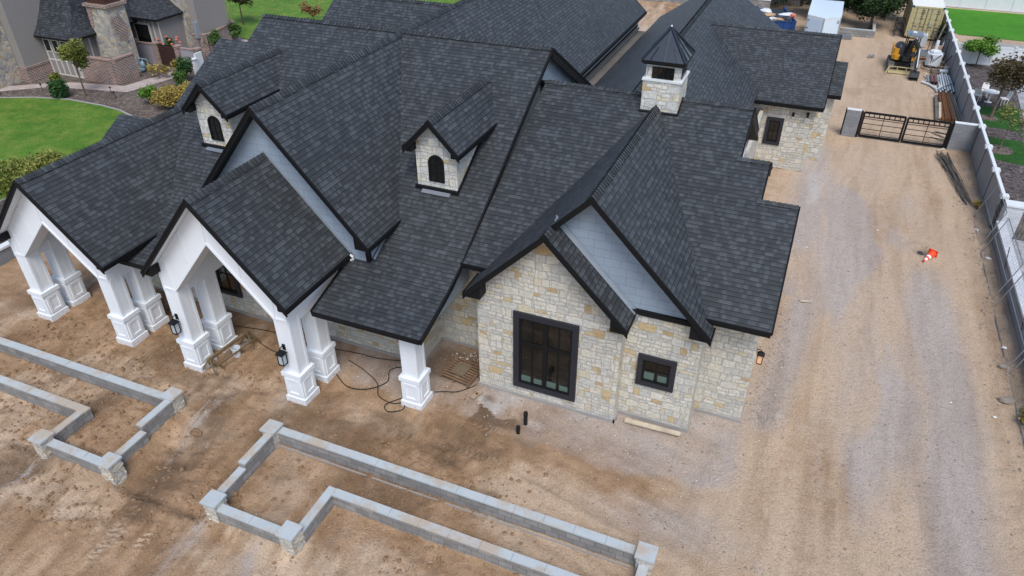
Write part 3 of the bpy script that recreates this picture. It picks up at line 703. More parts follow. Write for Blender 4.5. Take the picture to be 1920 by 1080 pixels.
# east end: siding under the rake, down to the porch beam
b = MB()
ys = [(1.75, 3.12), (-1.35, 3.06)]
tops = [(-1.35, prof(-1.35)-.17), (-.44, prof(-.44)-.17), (.28, prof(.28)-.17), (1.0, prof(1.0)-.17), (YM1, ZM1-.17), (13.9, ZM1-PM1*4.943-.17), (13.9, 3.1), (1.75, 3.12)]
b.prism([(-1.12, y, z) for y, z in [ys[1]]+tops], (-.14, 0, 0), SIDING); b.build('gable_siding', house)

# ---- big front gable with grey siding
g3 = gable(-7.359, -.445, ZM1, 3.688, 3.688, 1.151, YM1, 1.62, 1.62, ret=.5)
gwall('gable_siding', -7.359, ZM1, 1.151, -10.72, -3.98, 3.75, 0, 2.2, SIDING)
b = MB(); b.box((-4.10, -.03, 3.9), (-3.95, .1, 5.12), BLACK); b.box((-4.6, -.10, 4.0), (-3.90, .0, 4.09), BLACK)
b.prism([(-3.93, -.05, 4.02), (-3.93, 1.7, 5.03), (-3.93, 1.7, 5.12), (-3.93, -.05, 4.11)], (.08, 0, 0), FLASH); b.build('corner_trim', house)
# ---- entry porch gable
p1r = gable(-7.572, -3.565, 7.525, 2.851, 2.851, 1.117, 0, 0, 0, bottom=WHITE, ret=.30, wally=.38)
b = MB()
for s_ in (-1, 1): b.prism([(-7.572, -.012, 7.62), (-7.572+s_*2.87, -.012, 4.42), (-7.572+s_*2.87, -.012, 4.33), (-7.572, -.012, 7.50)], (0, -.02, 0), FLASH)
b.tube([(-4.66, -.12, 4.36), (-4.58, -.12, 4.30), (-4.58, -.10, 4.18), (-4.68, -.10, 4.12)], .045, CAPW, 6); b.build('wall_flashing', p1r)
# ---- left porch gable
XP2 = -15.3
p2r = gable(XP2, -3.4, 6.62, 2.7, 2.7, 1.033, 4.41, -1.0, -1.0, midl=[(XP2-2.47, 0.0, 4.07)], midr=[(XP2+2.47, 0.0, 4.07)], bottom=WHITE, ret=.30, wally=.38)
# ---- dormers
def arch_window(parent, xc, y, z0, w, h, name='window'):
    arc_ = [(xc+w/2*math.cos(t), z0+h-w/2+w/2*math.sin(t)) for t in [math.pi*k/10 for k in range(11)]]
    b = MB(); n = len(arc_)
    outer = [(xc+w/2, z0)]+arc_+[(xc-w/2, z0)]
    k = .80
    inner = [(xc+(x-xc)*k, z0+.05+(z-z0-.05)*(1-(1-k)*w/2/h*1.3)) for x, z in outer]
    for i in range(len(outer)):
        j = (i+1) % len(outer)
        a, c_ = outer[i], outer[j]; d, e = inner[i], inner[j]
        b.prism([(a[0], y, a[1]), (c_[0], y, c_[1]), (e[0], y, e[1]), (d[0], y, d[1])], (0, -.05, 0), BLACK)
    f = b.build(name, parent)
    b = MB(); b.poly([(x, y-.012, z) for x, z in inner][::-1], GLASS); b.build('pane', f)
    b = MB(); b.box((xc-.012, y-.035, z0+.05), (xc+.012, y-.016, z0+h-.08), BLACK)
    for q in (.33, .62): b.box((xc-w*.4, y-.032, z0+h*q-.01), (xc+w*.4, y-.018, z0+h*q+.01), BLACK)
    b.build('muntin', f); return f
for xd in (-2.794, -12.417):
    gable(xd, 2.559, 8.41, 1.041, 1.041, 1.029, 7.5, 5.65, 5.65, ret=.26, wally=.33)
    gwall('dormer_wall', xd, 8.41, 1.029, xd-.78, xd+.78, 5.6, 2.91, 2.6, STONEP)
    arch_window(house, xd, 2.91, 6.06, .60, 1.0)
    b = MB(); b.box((xd-.84, 2.80, 5.66), (xd+.84, 2.905, 5.84), BLACK)
    b.prism([(xd+.785, 2.85, 5.75), (xd+.785, 5.0, 7.0), (xd+.785, 5.0, 7.1), (xd+.785, 2.85, 5.85)], (.05, 0, 0), BLACK)
    b.prism([(xd-.55, 2.795, 5.735), (xd+.55, 2.795, 5.735), (xd+.55, 2.66, 5.657), (xd-.55, 2.66, 5.657)], (0, 0, .012), STEEL); b.build('base_flashing', house)

# ---- right wing: long roof with stepped right end
xs1, xs2, xr3, yt2, yt3 = 6.88, 7.838, 8.993, 6.276, 4.835
pb = .54
def bz(y0, y): return m2z(y0)-pb*(y-y0)
b = MB()
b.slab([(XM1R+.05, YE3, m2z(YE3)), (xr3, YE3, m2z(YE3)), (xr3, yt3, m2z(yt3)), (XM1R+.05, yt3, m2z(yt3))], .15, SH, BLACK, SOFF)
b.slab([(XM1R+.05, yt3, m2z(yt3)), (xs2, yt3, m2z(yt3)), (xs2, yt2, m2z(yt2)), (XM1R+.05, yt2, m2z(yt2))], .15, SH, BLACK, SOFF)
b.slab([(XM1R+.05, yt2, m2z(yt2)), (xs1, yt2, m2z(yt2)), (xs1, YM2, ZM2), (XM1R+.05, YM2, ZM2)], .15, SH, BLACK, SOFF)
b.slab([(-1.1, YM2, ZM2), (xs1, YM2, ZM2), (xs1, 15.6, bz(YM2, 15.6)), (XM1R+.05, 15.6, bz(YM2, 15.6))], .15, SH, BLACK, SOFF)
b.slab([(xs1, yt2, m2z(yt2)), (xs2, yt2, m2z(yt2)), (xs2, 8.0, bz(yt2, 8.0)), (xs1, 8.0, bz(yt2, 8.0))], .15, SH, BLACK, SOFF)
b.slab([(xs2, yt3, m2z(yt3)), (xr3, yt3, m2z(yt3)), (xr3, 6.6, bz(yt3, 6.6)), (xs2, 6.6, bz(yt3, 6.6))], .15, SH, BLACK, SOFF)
m2r = b.build('roof', house)
rake(m2r, [((xs1, YM2, ZM2), (xs1, 13.2, bz(YM2, 13.2))), ((xs2, yt2, m2z(yt2)), (xs2, 8.0, bz(yt2, 8.0)))], (1, 0, 0), h=.34)
rake(m2r, [((xs1, yt2+.1, m2z(yt2+.1)), (xs1, YM2, ZM2)), ((xs2, yt3+.1, m2z(yt3+.1)), (xs2, yt2, m2z(yt2))), ((xr3, YE3, m2z(YE3)), (xr3, yt3, m2z(yt3)))], (1, 0, 0), h=.12, th=.03)
rake(m2r, [((6.6, YE3, m2z(YE3)), (xr3, YE3, m2z(YE3))), ((XM1R, YE3, m2z(YE3)), (.4, YE3, m2z(YE3)))], (0, -1, 0), h=.17, name='eave_board')
b = MB(); caps(b, (xs1, YM2, ZM2), (XM1R+.05, YM2, ZM2), (0, 1, 0), PM2, pb); b.build('ridge_cap', m2r); b = MB(); caps(b, (xs2, yt2, m2z(yt2)), (xs1-.1, yt2, m2z(yt2)), (0, 1, 0), PM2, pb); b.build('ridge_cap', m2r); b = MB(); caps(b, (xr3, yt3, m2z(yt3)), (xs2-.1, yt3, m2z(yt3)), (0, 1, 0), PM2, pb)
b.build('ridge_cap', m2r)
b = MB(); b.prism([(xs2-.02, 7.6, bz(yt2, 7.6)-.1), (xs2-.02, 8.02, bz(yt2, 8.02)-.1), (xs2-.02, 8.02, 5.75), (xs2-.02, 7.6, 5.75)], (-.3, 0, 0), BLACK); b.build('eave_return', m2r)
def endwall(x, ya, za, y0, y1, zb, m, name):
    b = MB(); d = .17
    b.prism([(x, y0, zb), (x, y0, za-PM2*(ya-y0)-d), (x, ya, za-d), (x, y1, za-pb*(y1-ya)-d), (x, y1, zb)], (-.2, 0, 0), m); return b.build(name, house)
endwall(xs1-.34, YM2, ZM2, 5.0, 13.5, 3.2, WHITE, 'gable_siding')
endwall(xs2-.30, yt2, m2z(yt2), 3.0, 8.0, 3.0, WHITE, 'gable_siding')
endwall(8.738, yt3, m2z(yt3), 1.62, 6.5, 0, STONE, 'stone_wall')
wall('stone_wall', (7.35, 6.52, 0), (7.54, 8.6, 3.1), STONE); wall('stone_wall', (6.35, 8.62, 0), (6.54, 22.5, 3.2), STONE)

# ---- front stone gables of the right wing
XA1, XA2, P1_ = 2.435, 3.606, 1.005
ZA1, ZA2, ZL1 = 6.892, 8.069, 4.223
o1, s1, s2, w1, w2, w3 = .494, .522, 1.601, 4.854, 7.188, 8.738
yg2 = s1-.467
ve = YE3; zv = m2z(YE3); y2b = YM2-(ZM2-ZA2)/PM2
b = MB()
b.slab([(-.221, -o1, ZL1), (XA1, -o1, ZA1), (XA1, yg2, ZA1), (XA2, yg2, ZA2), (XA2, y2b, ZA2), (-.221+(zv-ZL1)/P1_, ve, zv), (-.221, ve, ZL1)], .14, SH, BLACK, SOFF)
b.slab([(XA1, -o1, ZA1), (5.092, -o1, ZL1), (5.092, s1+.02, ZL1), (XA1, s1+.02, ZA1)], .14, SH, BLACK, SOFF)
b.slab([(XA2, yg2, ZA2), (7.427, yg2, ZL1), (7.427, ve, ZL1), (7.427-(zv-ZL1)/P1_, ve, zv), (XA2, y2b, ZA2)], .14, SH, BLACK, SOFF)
gr = b.build('roof', house)
rake(gr, [((-.25, -o1, ZL1-.03), (XA1, -o1, ZA1)), ((XA1, -o1, ZA1), (5.12, -o1, ZL1-.03)), ((XA1-.05, yg2, ZA1-.05), (XA2, yg2, ZA2)), ((XA2, yg2, ZA2), (7.46, yg2, ZL1-.03))], (0, -1, 0))
rake(gr, [((5.092, -o1, ZL1), (5.092, s1, ZL1)), ((7.427, yg2, ZL1), (7.427, ve, ZL1))], (1, 0, 0), h=.15, th=.02, name='eave_board')
rake(gr, [((-.221, -o1, ZL1), (-.221, ve, ZL1))], (-1, 0, 0), h=.15, th=.02, name='eave_board')
b = MB(); caps(b, (XA1, -o1-.03, ZA1), (XA1, yg2-.02, ZA1), (1, 0, 0), P1_, P1_); b.build('ridge_cap', gr); b = MB(); caps(b, (XA2, yg2-.03, ZA2), (XA2, y2b+.1, ZA2), (1, 0, 0), P1_, P1_); b.build('ridge_cap', gr)
for xe, xi, y0, dp in ((-.19, .33, -o1+.02, .46), (5.06, 4.56, -o1+.02, .46), (7.40, 6.80, yg2+.02, .42)):
    b = MB(); b.prism([(xe, y0, ZL1-.12), (xi, y0, ZL1+abs(xi-xe)*P1_-.15), (xi, y0, ZL1-.17), (xe+(.06 if xi > xe else -.06), y0, ZL1-.17)], (0, dp, 0), BLACK)
    b.build('eave_return', gr)
b = MB()   # metal flashing where the low gable meets the siding
b.prism([(XA1, s1-.012, ZA1+.16), (5.10, s1-.012, ZL1+.12), (5.10, s1-.012, ZL1-.02), (XA1, s1-.012, ZA1+.02)], (0, -.03, 0), FLASH)
b.prism([(XA1, s1-.04, ZA1+.035), (5.10, s1-.04, ZL1-.03+.035), (5.10, s1-.16, ZL1-.03+.035), (XA1, s1-.16, ZA1+.035)], (0, 0, .015), FLASH); b.build('wall_flashing', gr)
gwall('stone_wall', XA1, ZA1, P1_, 0, w1, 0, 0, .5, STONE)
wall('stone_wall', (.002, .5, 0), (.35, 1.75, 4.3), STONE)
wall('stone_wall', (w1-.3, .522, 0), (w2, .95, 4.24), STONE)
wall('stone_wall', (w2-.4, .95, 0), (w2-.002, 1.601, 4.24), STONE)
wall('stone_wall', (w2-.5, 1.601, 0), (w3-.003, 1.9, 4.78), STONE)
gwall('gable_siding', XA2, ZA2, P1_, 1.0, 7.16, 4.25, s1+.035, .25, SIDING)
wall('band_board', (4.98, .46, 4.20), (7.25, .556, 4.37), BLACK)
b = MB(); b.box((5.08, .38, 4.02), (5.19, .52, 4.22), FLASH); b.build('gutter_end', gr)
wall('stone_wall', (-2.4, 1.75, 0), (.002, 2.1, 4.82), STONE)
wall('stone_wall', (-2.75, .2, 0), (-2.4, 1.75, 3.12), STONE)
wall('stone_wall', (-17.6, .2, 0), (-2.75, .5, 3.98), STONE)
wall('stone_wall', (-17.6, .5, 0), (-17.25, 8.5, 4.2), STONE)
b = MB()   # concrete footing that shows along the foot of the stone
for lo, hi in (((-.05, -.05), (w1+.05, .0)), ((w1, -.05), (w1+.05, .52)), ((w1+.05, .47), (w2+.05, .52)), ((w2, .52), (w2+.05, 1.6)), ((w2+.05, 1.55), (w3+.05, 1.6)), ((w3, 1.6), (w3+.05, 6.5)), ((-.05, 0), (0, 1.75)), ((-2.4, 1.70), (-.05, 1.75)), ((-2.4, .2), (-2.35, 1.70)), ((-17.6, .14), (-2.4, .2))):
    b.box((*lo, -.1), (*hi, .11), CONC)
b.build('footing', house)

# ---- windows
def window(parent, x0, x1, z0, z1, y, cols, rows, cross=None, trim=.17, green=.0, blinds=0):
    b = MB(); t = trim
    b.box((x0, y-.085, z1-t), (x1, y+.02, z1), BLACKF); b.box((x0, y-.085, z0), (x1, y+.02, z0+t), BLACKF)
    b.box((x0, y-.083, z0+t), (x0+t, y+.02, z1-t), BLACKF); b.box((x1-t, y-.083, z0+t), (x1, y+.02, z1-t), BLACKF)
    w = b.build('window', parent)
    a0, a1, c0, c1 = x0+t, x1-t, z0+t, z1-t; f = .065
    b = MB()
    b.box((a0, y-.05, c1-f), (a1, y+.02, c1), BLACK); b.box((a0, y-.05, c0), (a1, y+.02, c0+f), BLACK); b.box((a0, y-.049, c0+f), (a0+f, y+.02, c1-f), BLACK); b.box((a1-f, y-.049, c0+f), (a1, y+.02, c1-f), BLACK)
    if cross:
        xm = (a0+a1)/2; zc = c0+(c1-c0)*cross
        b.box((xm-.075, y-.047, c0+f), (xm+.075, y+.02, c1-f), BLACK); b.box((a0+f, y-.045, zc-.055), (xm-.075, y+.02, zc+.055), BLACK); b.box((xm+.075, y-.045, zc-.055), (a1-f, y+.02, zc+.055), BLACK)
    b.build('sash', w)
    b = MB(); b.poly([(a0, y-.004, c0), (a1, y-.004, c0), (a1, y-.004, c1), (a0, y-.004, c1)], GLASS); b.build('pane', w)
    b = MB()
    for i in range(1, cols):
        x = a0+(a1-a0)*i/cols
        if not (cross and abs(i-cols/2) < .1): b.box((x-.014, y-.03, c0+f), (x+.014, y-.008, c1-f), BLACK)
    for z in rows: b.box((a0+f, y-.028, c0+(c1-c0)*z-.013), (a1-f, y-.010, c0+(c1-c0)*z+.013), BLACK)
    b.build('muntin', w)
    if green:  # greenish reflection low in the glass, put in as coloured strips
        b = MB(); n_ = 4 if cross else 2
        for i in range(n_):
            u0 = a0+(a1-a0)*i/n_+.07; u1 = a0+(a1-a0)*(i+1)/n_-.05
            b.box((u0, y-.0065, c0+f+.01), (u1, y-.0045, c0+f+green*(1-.12*(i % 2))), GREENG)
        b.build('reflection_strip', w)
    if blinds:
        b = MB()
        for q in range(blinds):
            z = c0+(c1-c0)*(q+.9)/(blinds+.6)
            for i in range(4):
                u0 = a0+(a1-a0)*i/4+.06; u1 = a0+(a1-a0)*(i+1)/4-.04
                for e in range(2): b.box((u0, y-.0064, z-.035*e-.014), (u1, y-.0046, z-.035*e), BLIND)
        b.build('blind', w)
    return w
BLACKF = m_plain('charcoal_window_frame', (.020, .022, .029), .5, .4, vary=.25, scale=6)
window(house, 1.30, 3.51, .47, 3.62, 0, 4, [], cross=.63, green=.26, blinds=4, trim=.2)
window(house, 5.34, 6.56, 1.51, 2.735, .522, 2, [.52], green=.30, trim=.17)
window(house, 6.79, 7.68, 1.33, 2.85, 22.52, 2, [.5], trim=.17)
window(house, -12.3, -10.35, .85, 2.5, .2, 4, [.6], trim=.14)
# ---- columns of the porches
def column(x, y, ztop, parent=house):
    b = MB(); h = .28
    b.box((x-h, y-h, 1.26), (x+h, y+h, ztop), WHITE)
    for sx in (-1, 1):
        for sy in (-1, 1):
            cx, cy = x+sx*h, y+sy*h
            b.box((min(cx, cx-sx*.10), cy-.014 if sy < 0 else cy, 1.30), (max(cx, cx-sx*.10), cy if sy < 0 else cy+.014, ztop-.02), WHITE)
            b.box((cx-.013 if sx < 0 else cx, min(cy-sy*0, cy-sy*.10), 1.301), (cx if sx < 0 else cx+.013, max(cy, cy-sy*.10), ztop-.021), WHITE)
    c = b.build('column', parent)
    b = MB(); k = .35
    b.box((x-k, y-k, .20), (x+k, y+k, 1.12), WHITE); b.box((x-k-.05, y-k-.05, -.06), (x+k+.05, y+k+.05, .22), WHITE); b.box((x-k-.045, y-k-.045, 1.12), (x+k+.045, y+k+.045, 1.28), WHITE)
    for (ax, s_) in (('y', -1), ('x', 1), ('x', -1)):
        for (u0, u1, z0, z1) in ((-.27, .27, .93, 1.03), (-.27, .27, .32, .42), (-.27, -.17, .42, .93), (.17, .27, .42, .93)):
            if ax == 'y': b.box((x+u0, y+s_*k-.03, z0), (x+u1, y+s_*k, z1), WHITE)
            else: b.box((x+s_*k-(.03 if s_ < 0 else 0), y+u0, z0), (x+s_*k+(.03 if s_ > 0 else 0), y+u1, z1), WHITE)
    b.build('pedestal', c); return c
ZS1, ZS2 = 3.47, 2.93
for x, y, zt in ((-17.6, -2.72, ZS2), (-13.4, -2.72, ZS2), (-9.95, -2.87, ZS1), (-5.42, -2.87, ZS1), (-13.37, -1.69, 3.1), (-9.98, -1.65, 3.2), (-5.42, -1.61, 3.2), (-1.65, -1.58, 3.12), (-17.6, -1.69, 3.1)):
    column(x, y, zt)
def porch_front(xc, zr, p, xl, xr, zs, xil, xir, xa, za, y, depth):
    f = lambda x: zr-p*abs(x-xc)-.16
    b = MB()
    b.prism([(xl, y, zs), (xl, y, f(xl)), (xc, y, zr-.16), (xr, y, f(xr)), (xr, y, zs), (xir, y, zs), (xa, y, za), (xil, y, zs)], (0, depth, 0), WHITE)
    w = b.build('porch_gable', house)
    b = MB(); o = Vector((0, -1, 0)); e = y-.001
    cnt = [0]
    def strip(p0, p1, wd=.07):
        cnt[0] += 1; q = cnt[0]*.0013; a = Vector((p0[0], e, p0[1])); c = Vector((p1[0], e, p1[1])); d = (c-a).normalized(); n_ = Vector((-d.z, 0, d.x))*wd/2
        b.prism([a+n_, a-n_, c-n_, c+n_], (0, -.022-q, 0), WHITE)
    for s_, xi, xo in ((-1, xil, xl), (1, xir, xr)):
        strip((xi+s_*.05, zs), (xa, za+.07), .08)                       # casing round the opening
        xm = xi+(xa-xi)*.46
        strip((xm, za+(zs-za)*.46+.14), (xm-s_*.02+s_*.0, f(xm)-.03), .06)
        strip((xi+s_*.10, zs-.05), (xi+s_*.10, f(xi+s_*.1)-.05), .06)
        strip((xo-s_*.04, zs-.1), (xo-s_*.04, f(xo)-.02), .07)
        strip((xo, zs+.02), (xi, zs+.02), .07)
    strip((xa, za+.15), (xa, zr-.4), .06)
    b.build('batten', w)
    return w
porch_front(-7.572, 7.525, 1.117, -10.23, -5.14, ZS1, -9.67, -5.70, -7.70, 5.73, -3.15, .56)
porch_front(XP2, 6.62, 1.033, -17.88, -13.12, ZS2, -17.32, -13.68, -15.46, 4.74, -3.0, .56)
for xl, xr, zs, ze, y0 in ((-10.22, -5.15, 3.2, 4.45, -2.59), (-17.87, -13.13, 2.75, 3.9, -2.44)):
    for xa in (xl, xr-.54): b = MB(); b.box((xa, y0, zs), (xa+.54, .2, ze-.1), WHITE); b.build('porch_beam', house)
b = MB(); b.box((-4.85, -1.84, 3.02), (-1.38, -1.36, 3.50), WHITE); b.build('porch_beam', house); b = MB(); b.box((-1.92, -1.36, 3.02), (-1.39, .2, 3.6), WHITE)
b.build('porch_beam', house)
# wall lanterns
def lantern(x, y, z, out, glass, parent=house, k=1.0):
    b = MB(); o = Vector(out); c = Vector((x, y, z))+o*.2; u = Vector((o.y, -o.x, 0)); h = .10
    def P(a, b_, zz): return c+u*a+o*b_+Z*zz
    for sa in (-1, 1):
        for sb in (-1, 1): b.bar(P(sa*h, sb*h, -.26), P(sa*h*1.0, sb*h, .16), .022, .022, BLACK)
    for zz in (-.26, .16):
        for sa in (-1, 1): b.bar(P(sa*h, -h, zz), P(sa*h, h, zz), .026, .026, BLACK); b.bar(P(-h, sa*h, zz), P(h, sa*h, zz), .026, .026, BLACK)
    r0 = [P(-.15, -.15, .17), P(.15, -.15, .17), P(.15, .15, .17), P(-.15, .15, .17)]; r1 = [P(-.05, -.05, .30), P(.05, -.05, .30), P(.05, .05, .30), P(-.05, .05, .30)]
    for i in range(4): b.poly([r0[i], r0[(i+1) % 4], r1[(i+1) % 4], r1[i]], BLACK)
    b.poly(r1, BLACK); b.poly(r0[::-1], BLACK)
    b.tube([P(0, 0, .30), P(0, 0, .37), P(0, -.1, .40), P(0, -.2, .36)], .018, BLACK, 6); b.bar(P(0, -.185, .2), P(0, -.185, .42), .11, .03, BLACK, up=o)
    pv = Vector((x, y, z)); b.v = [tuple(pv+(Vector(q)-pv)*k) for q in b.v]; l = b.build('wall_lantern', parent)
    b = MB(); g = h-.016
    cs = [P(-g, -g, 0), P(g, -g, 0), P(g, g, 0), P(-g, g, 0)]
    for i in range(4): b.poly([cs[i]-Z*.24, cs[(i+1) % 4]-Z*.24, cs[(i+1) % 4]+Z*.15, cs[i]+Z*.15], glass)
    b.v = [tuple(pv+(Vector(q)-pv)*k) for q in b.v]; b.build('lantern_glass', l); return l
lantern(-10.05, -3.15, 2.0, (0, -1, 0), LANTG); lantern(-5.52, -3.15, 2.05, (0, -1, 0), LANTG); lantern(8.74, 2.15, 2.40, (1, 0, 0), AMBER, k=.78)
b = MB(); b.box((8.72, 22.1, 3.2), (8.84, 22.5, 3.35), BLACK); b.build('floodlight', house); b = MB(); b.box((8.0, 22.3, 3.1), (8.12, 22.5, 3.25), BLACK); b.build('floodlight', house)

# ---- stone cupola with metal roof
b = MB(); b.box((3.04, 7.68, 7.5), (4.37, 9.03, 8.93), STONEP); b.box((3.0, 7.64, 8.93), (4.41, 9.07, 9.0), CAPW); b.box((3.10, 7.75, 9.0), (4.31, 8.97, 9.60), STONEP)
cup = b.build('cupola', house)
b = MB(); e0, e1, f0, f1, ze, ap = 2.95, 4.46, 7.56, 9.15, 9.66, Vector((3.70, 8.33, 10.62))
cs = [Vector((e0, f0, ze)), Vector((e1, f0, ze)), Vector((e1, f1, ze)), Vector((e0, f1, ze))]
for i in range(4): b.poly([cs[i], cs[(i+1) % 4], ap], DMETAL)
b.box((e0, f0, ze-.10), (e1, f1, ze), BLACK); b.box((e0+.06, f0+.06, ze-.15), (e1-.06, f1-.06, ze-.10), BLACK)
for i in range(4):
    a, c_ = cs[i], cs[(i+1) % 4]
    b.bar(a+Z*.02, ap+Z*.02, .09, .05, DMETAL)
    for q in (.2, .5, .8):
        m_ = a.lerp(c_, q); k_ = 1-abs(q-.5)*2
        b.bar(m_+Z*.01, m_.lerp(ap, max(.05, k_*.96 if k_ > .9 else k_))+Z*.012, .025, .045, DMETAL)
b.lathe([(.05, -.06), (.03, .06), (.0, .10)], ap, CAPW, 6); b.build('cupola_roof', cup)
def cwin(pts, out):
    b = MB(); a, c_ = Vector(pts[0]), Vector(pts[1]); o = Vector(out); z0, z1 = 8.96+.06, 9.42
    d = (c_-a)
    b.prism([a+Z*z0, c_+Z*z0, c_+Z*z1, a+Z*z1], o*.03, BLACK); w = b.build('window', cup)
    b = MB()
    for i in range(4):
        for zz in ((z0+.04, (z0+z1)/2-.01), ((z0+z1)/2+.01, z1-.03)):
            p0 = a+d*(i/4+.03)+o*.034; p1 = a+d*((i+1)/4-.015)+o*.034
            b.poly([p0+Z*zz[0], p1+Z*zz[0], p1+Z*zz[1], p0+Z*zz[1]], GLASS)
    b.build('pane', w)
cwin([(3.32, 7.75, 0), (4.09, 7.75, 0)], (0, -1, 0)); cwin([(4.31, 7.95, 0), (4.31, 8.78, 0)], (1, 0, 0))
b = MB(); b.box((3.0, 7.55, 7.70), (4.41, 7.675, 7.86), BLACK); b.prism([(4.38, 7.6, 7.78), (4.38, 8.37, 8.14), (4.38, 8.37, 8.26), (4.38, 7.6, 7.9)], (.05, 0, 0), BLACK); b.build('base_flashing', cup)

# ---- rear wings
b = MB(); xb = -7.359
b.slab([(xb, YM1, ZM1), (xb, 33.2, ZM1), (-2.73, 33.0, 5.08), (-2.73, 11, 5.08), (-4.0, 9.2, 6.22)], .15, SH, BLACK, SOFF)
b.slab([(xb, YM1, ZM1), (xb, 33.2, ZM1), (xb-5, 33.2, ZM1-4.5), (xb-5, 10.5, ZM1-4.5)], .15, SH, BLACK, SOFF)
b1 = b.build('roof', house)
b = MB(); caps(b, (xb, YM1, ZM1), (xb, 33.2, ZM1), (1, 0, 0), .9, .9); b.build('ridge_cap', b1)
rake(b1, [((xb, 33.1, ZM1), (-2.7, 33.0, 5.05))], (0, 1, 0)); rake(b1, [((-2.73, 15, 5.08), (-2.73, 33, 5.08))], (1, 0, 0), h=.16, th=.1, name='eave_board')
wall('rear_wall', (-3.4, 15.5, 0), (-3.1, 32.6, 5.2), CREAM)
b = MB(); b.box((-3.1, 15.5, 3.72), (-2.0, 32.5, 3.92), CONCROOF := m_plain('grey_flat_roof', (.135, .125, .115), .9, .2, vary=.4, scale=.7)); b.build('flat_roof', house)
b = MB(); b.bar((-2.98, 15.5, 4.1), (-2.98, 32.5, 4.1), .12, .14, STEEL); b.bar((-3.05, 15.5, 4.28), (-3.05, 32.5, 4.28), .04, .10, BLACK); b.build('gutter', house)
b = MB(); zl3 = 9.22
b.slab([(-13.72, 9.2, zl3-.6*4.6), (-7.36, 9.2, zl3-.6*4.6), (-7.36, 13.8, zl3), (-13.72, 13.8, zl3)], .15, SH, BLACK, SOFF)
b.slab([(-13.72, 13.8, zl3), (-7.36, 13.8, zl3), (-7.36, 20, zl3-3.7), (-13.72, 20, zl3-3.7)], .15, SH, BLACK, SOFF)
m3 = b.build('roof', house); b = MB(); caps(b, (-7.4, 13.8, zl3), (-13.72, 13.8, zl3), (0, 1, 0), .6, .6); b.build('ridge_cap', m3)
wall('rear_wall', (-13.4, 10.5, 0), (-8.5, 18.5, 5.7), STUCCO)
wall('rear_wall', (-13.8, 9.1, 0), (-2, 13.8, 5.9), STUCCO); wall('rear_wall', (-11.8, 14.5, 0), (-3.42, 32.5, 4.6), STUCCO)
b = MB(); xk, zk2 = 1.75, 6.87
b.slab([(xk, 9, zk2), (xk, 36.0, zk2), (6.06, 35.6, zk2-.628*4.31), (6.06, 14, zk2-.628*4.31), (6.06, 9, zk2-.628*4.31)], .15, SH, BLACK, SOFF)
b.slab([(xk, 9, zk2), (xk, 36.0, zk2), (-2.33, 36.0, zk2-.68*4.08), (-2.33, 9, zk2-.68*4.08)], .15, SH, BLACK, SOFF)
b2 = b.build('roof', house); b = MB(); caps(b, (xk, 11, zk2), (xk, 36, zk2), (1, 0, 0), .68, .628); b.build('ridge_cap', b2)
wall('rear_wall', (-1.98, 14, 0), (5.6, 35.4, 4.0), STUCCO)
b = MB(); p3, ye, z3e, yr3 = .6, 22.07, 3.80, 26.42
z3 = z3e+p3*(yr3-ye)
b.slab([(2.2, yr3, z3), (9.53, yr3, z3), (9.46, ye, z3e), (6.0, ye, z3e), (5.6, 23.1, z3e+p3*1.03)], .15, SH, BLACK, SOFF)
b.slab([(2.2, yr3, z3), (9.53, yr3, z3), (9.53, 31, z3-p3*4.58), (2.2, 31, z3-p3*4.58)], .15, SH, BLACK, SOFF)
b.slab([(9.48, 26.1, 5.13), (10.22, 26.1, 5.13), (10.22, 24.05, 3.9), (9.48, 24.05, 3.9)], .12, SH, BLACK, SOFF)
b.slab([(9.48, 26.1, 5.13), (10.22, 26.1, 5.13), (10.22, 28.2, 3.9), (9.48, 28.2, 3.9)], .12, SH, BLACK, SOFF)
b3 = b.build('roof', house); b = MB(); caps(b, (9.53, yr3, z3), (2.6, yr3, z3), (0, 1, 0), .6, .6); b.build('ridge_cap', b3)
rake(b3, [((6.0, ye, z3e), (9.48, ye, z3e)), ((9.5, 24.05, 3.9), (10.22, 24.05, 3.9))], (0, -1, 0), h=.2, name='eave_board')
rake(b3, [((9.53, yr3, z3), (9.46, ye, z3e))], (1, 0, 0), h=.12, th=.03)
wall('stone_wall', (5.6, 22.52, 0), (9.16, 22.85, 3.75), STONE); wall('stone_wall', (8.8, 22.85, 0), (9.158, 30.4, 3.9), STONE)
wall('stone_wall', (9.16, 24.4, 0), (9.94, 28, 3.78), STONE)

# ------------------------------------------------------------------ front planter walls
def seg_wall(parent, p0, p1, th, z1, m=CMU, cope=True, over=.02):
    """block wall segment along an axis with its own coping; p0-p1 is the centre line"""
    x0, y0 = p0; x1, y1 = p1; h = th/2
    lo = (min(x0, x1)-(h if x0 == x1 else 0), min(y0, y1)-(h if y0 == y1 else 0)); hi = (max(x0, x1)+(h if x0 == x1 else 0), max(y0, y1)+(h if y0 == y1 else 0))
    b = MB(); b.box((*lo, -.7), (*hi, z1-.055), m); w = b.build('wall', parent)
    if cope:
        b = MB(); along = 0 if y0 == y1 else 1; L = hi[along]-lo[along]; n = max(1, round(L/.915)); g = .004
        for i in range(n):
            a = lo[along]+L*i/n+g; c = lo[along]+L*(i+1)/n-g; dz = random.uniform(-.004, .004)
            if along == 0: b.box((a, lo[1]-over, z1-.055), (c, hi[1]+over, z1+dz), COPE)
            else: b.box((lo[0]-over, a, z1-.055), (hi[0]+over, c, z1+dz), COPE)
        b.build('coping', w)
    return w
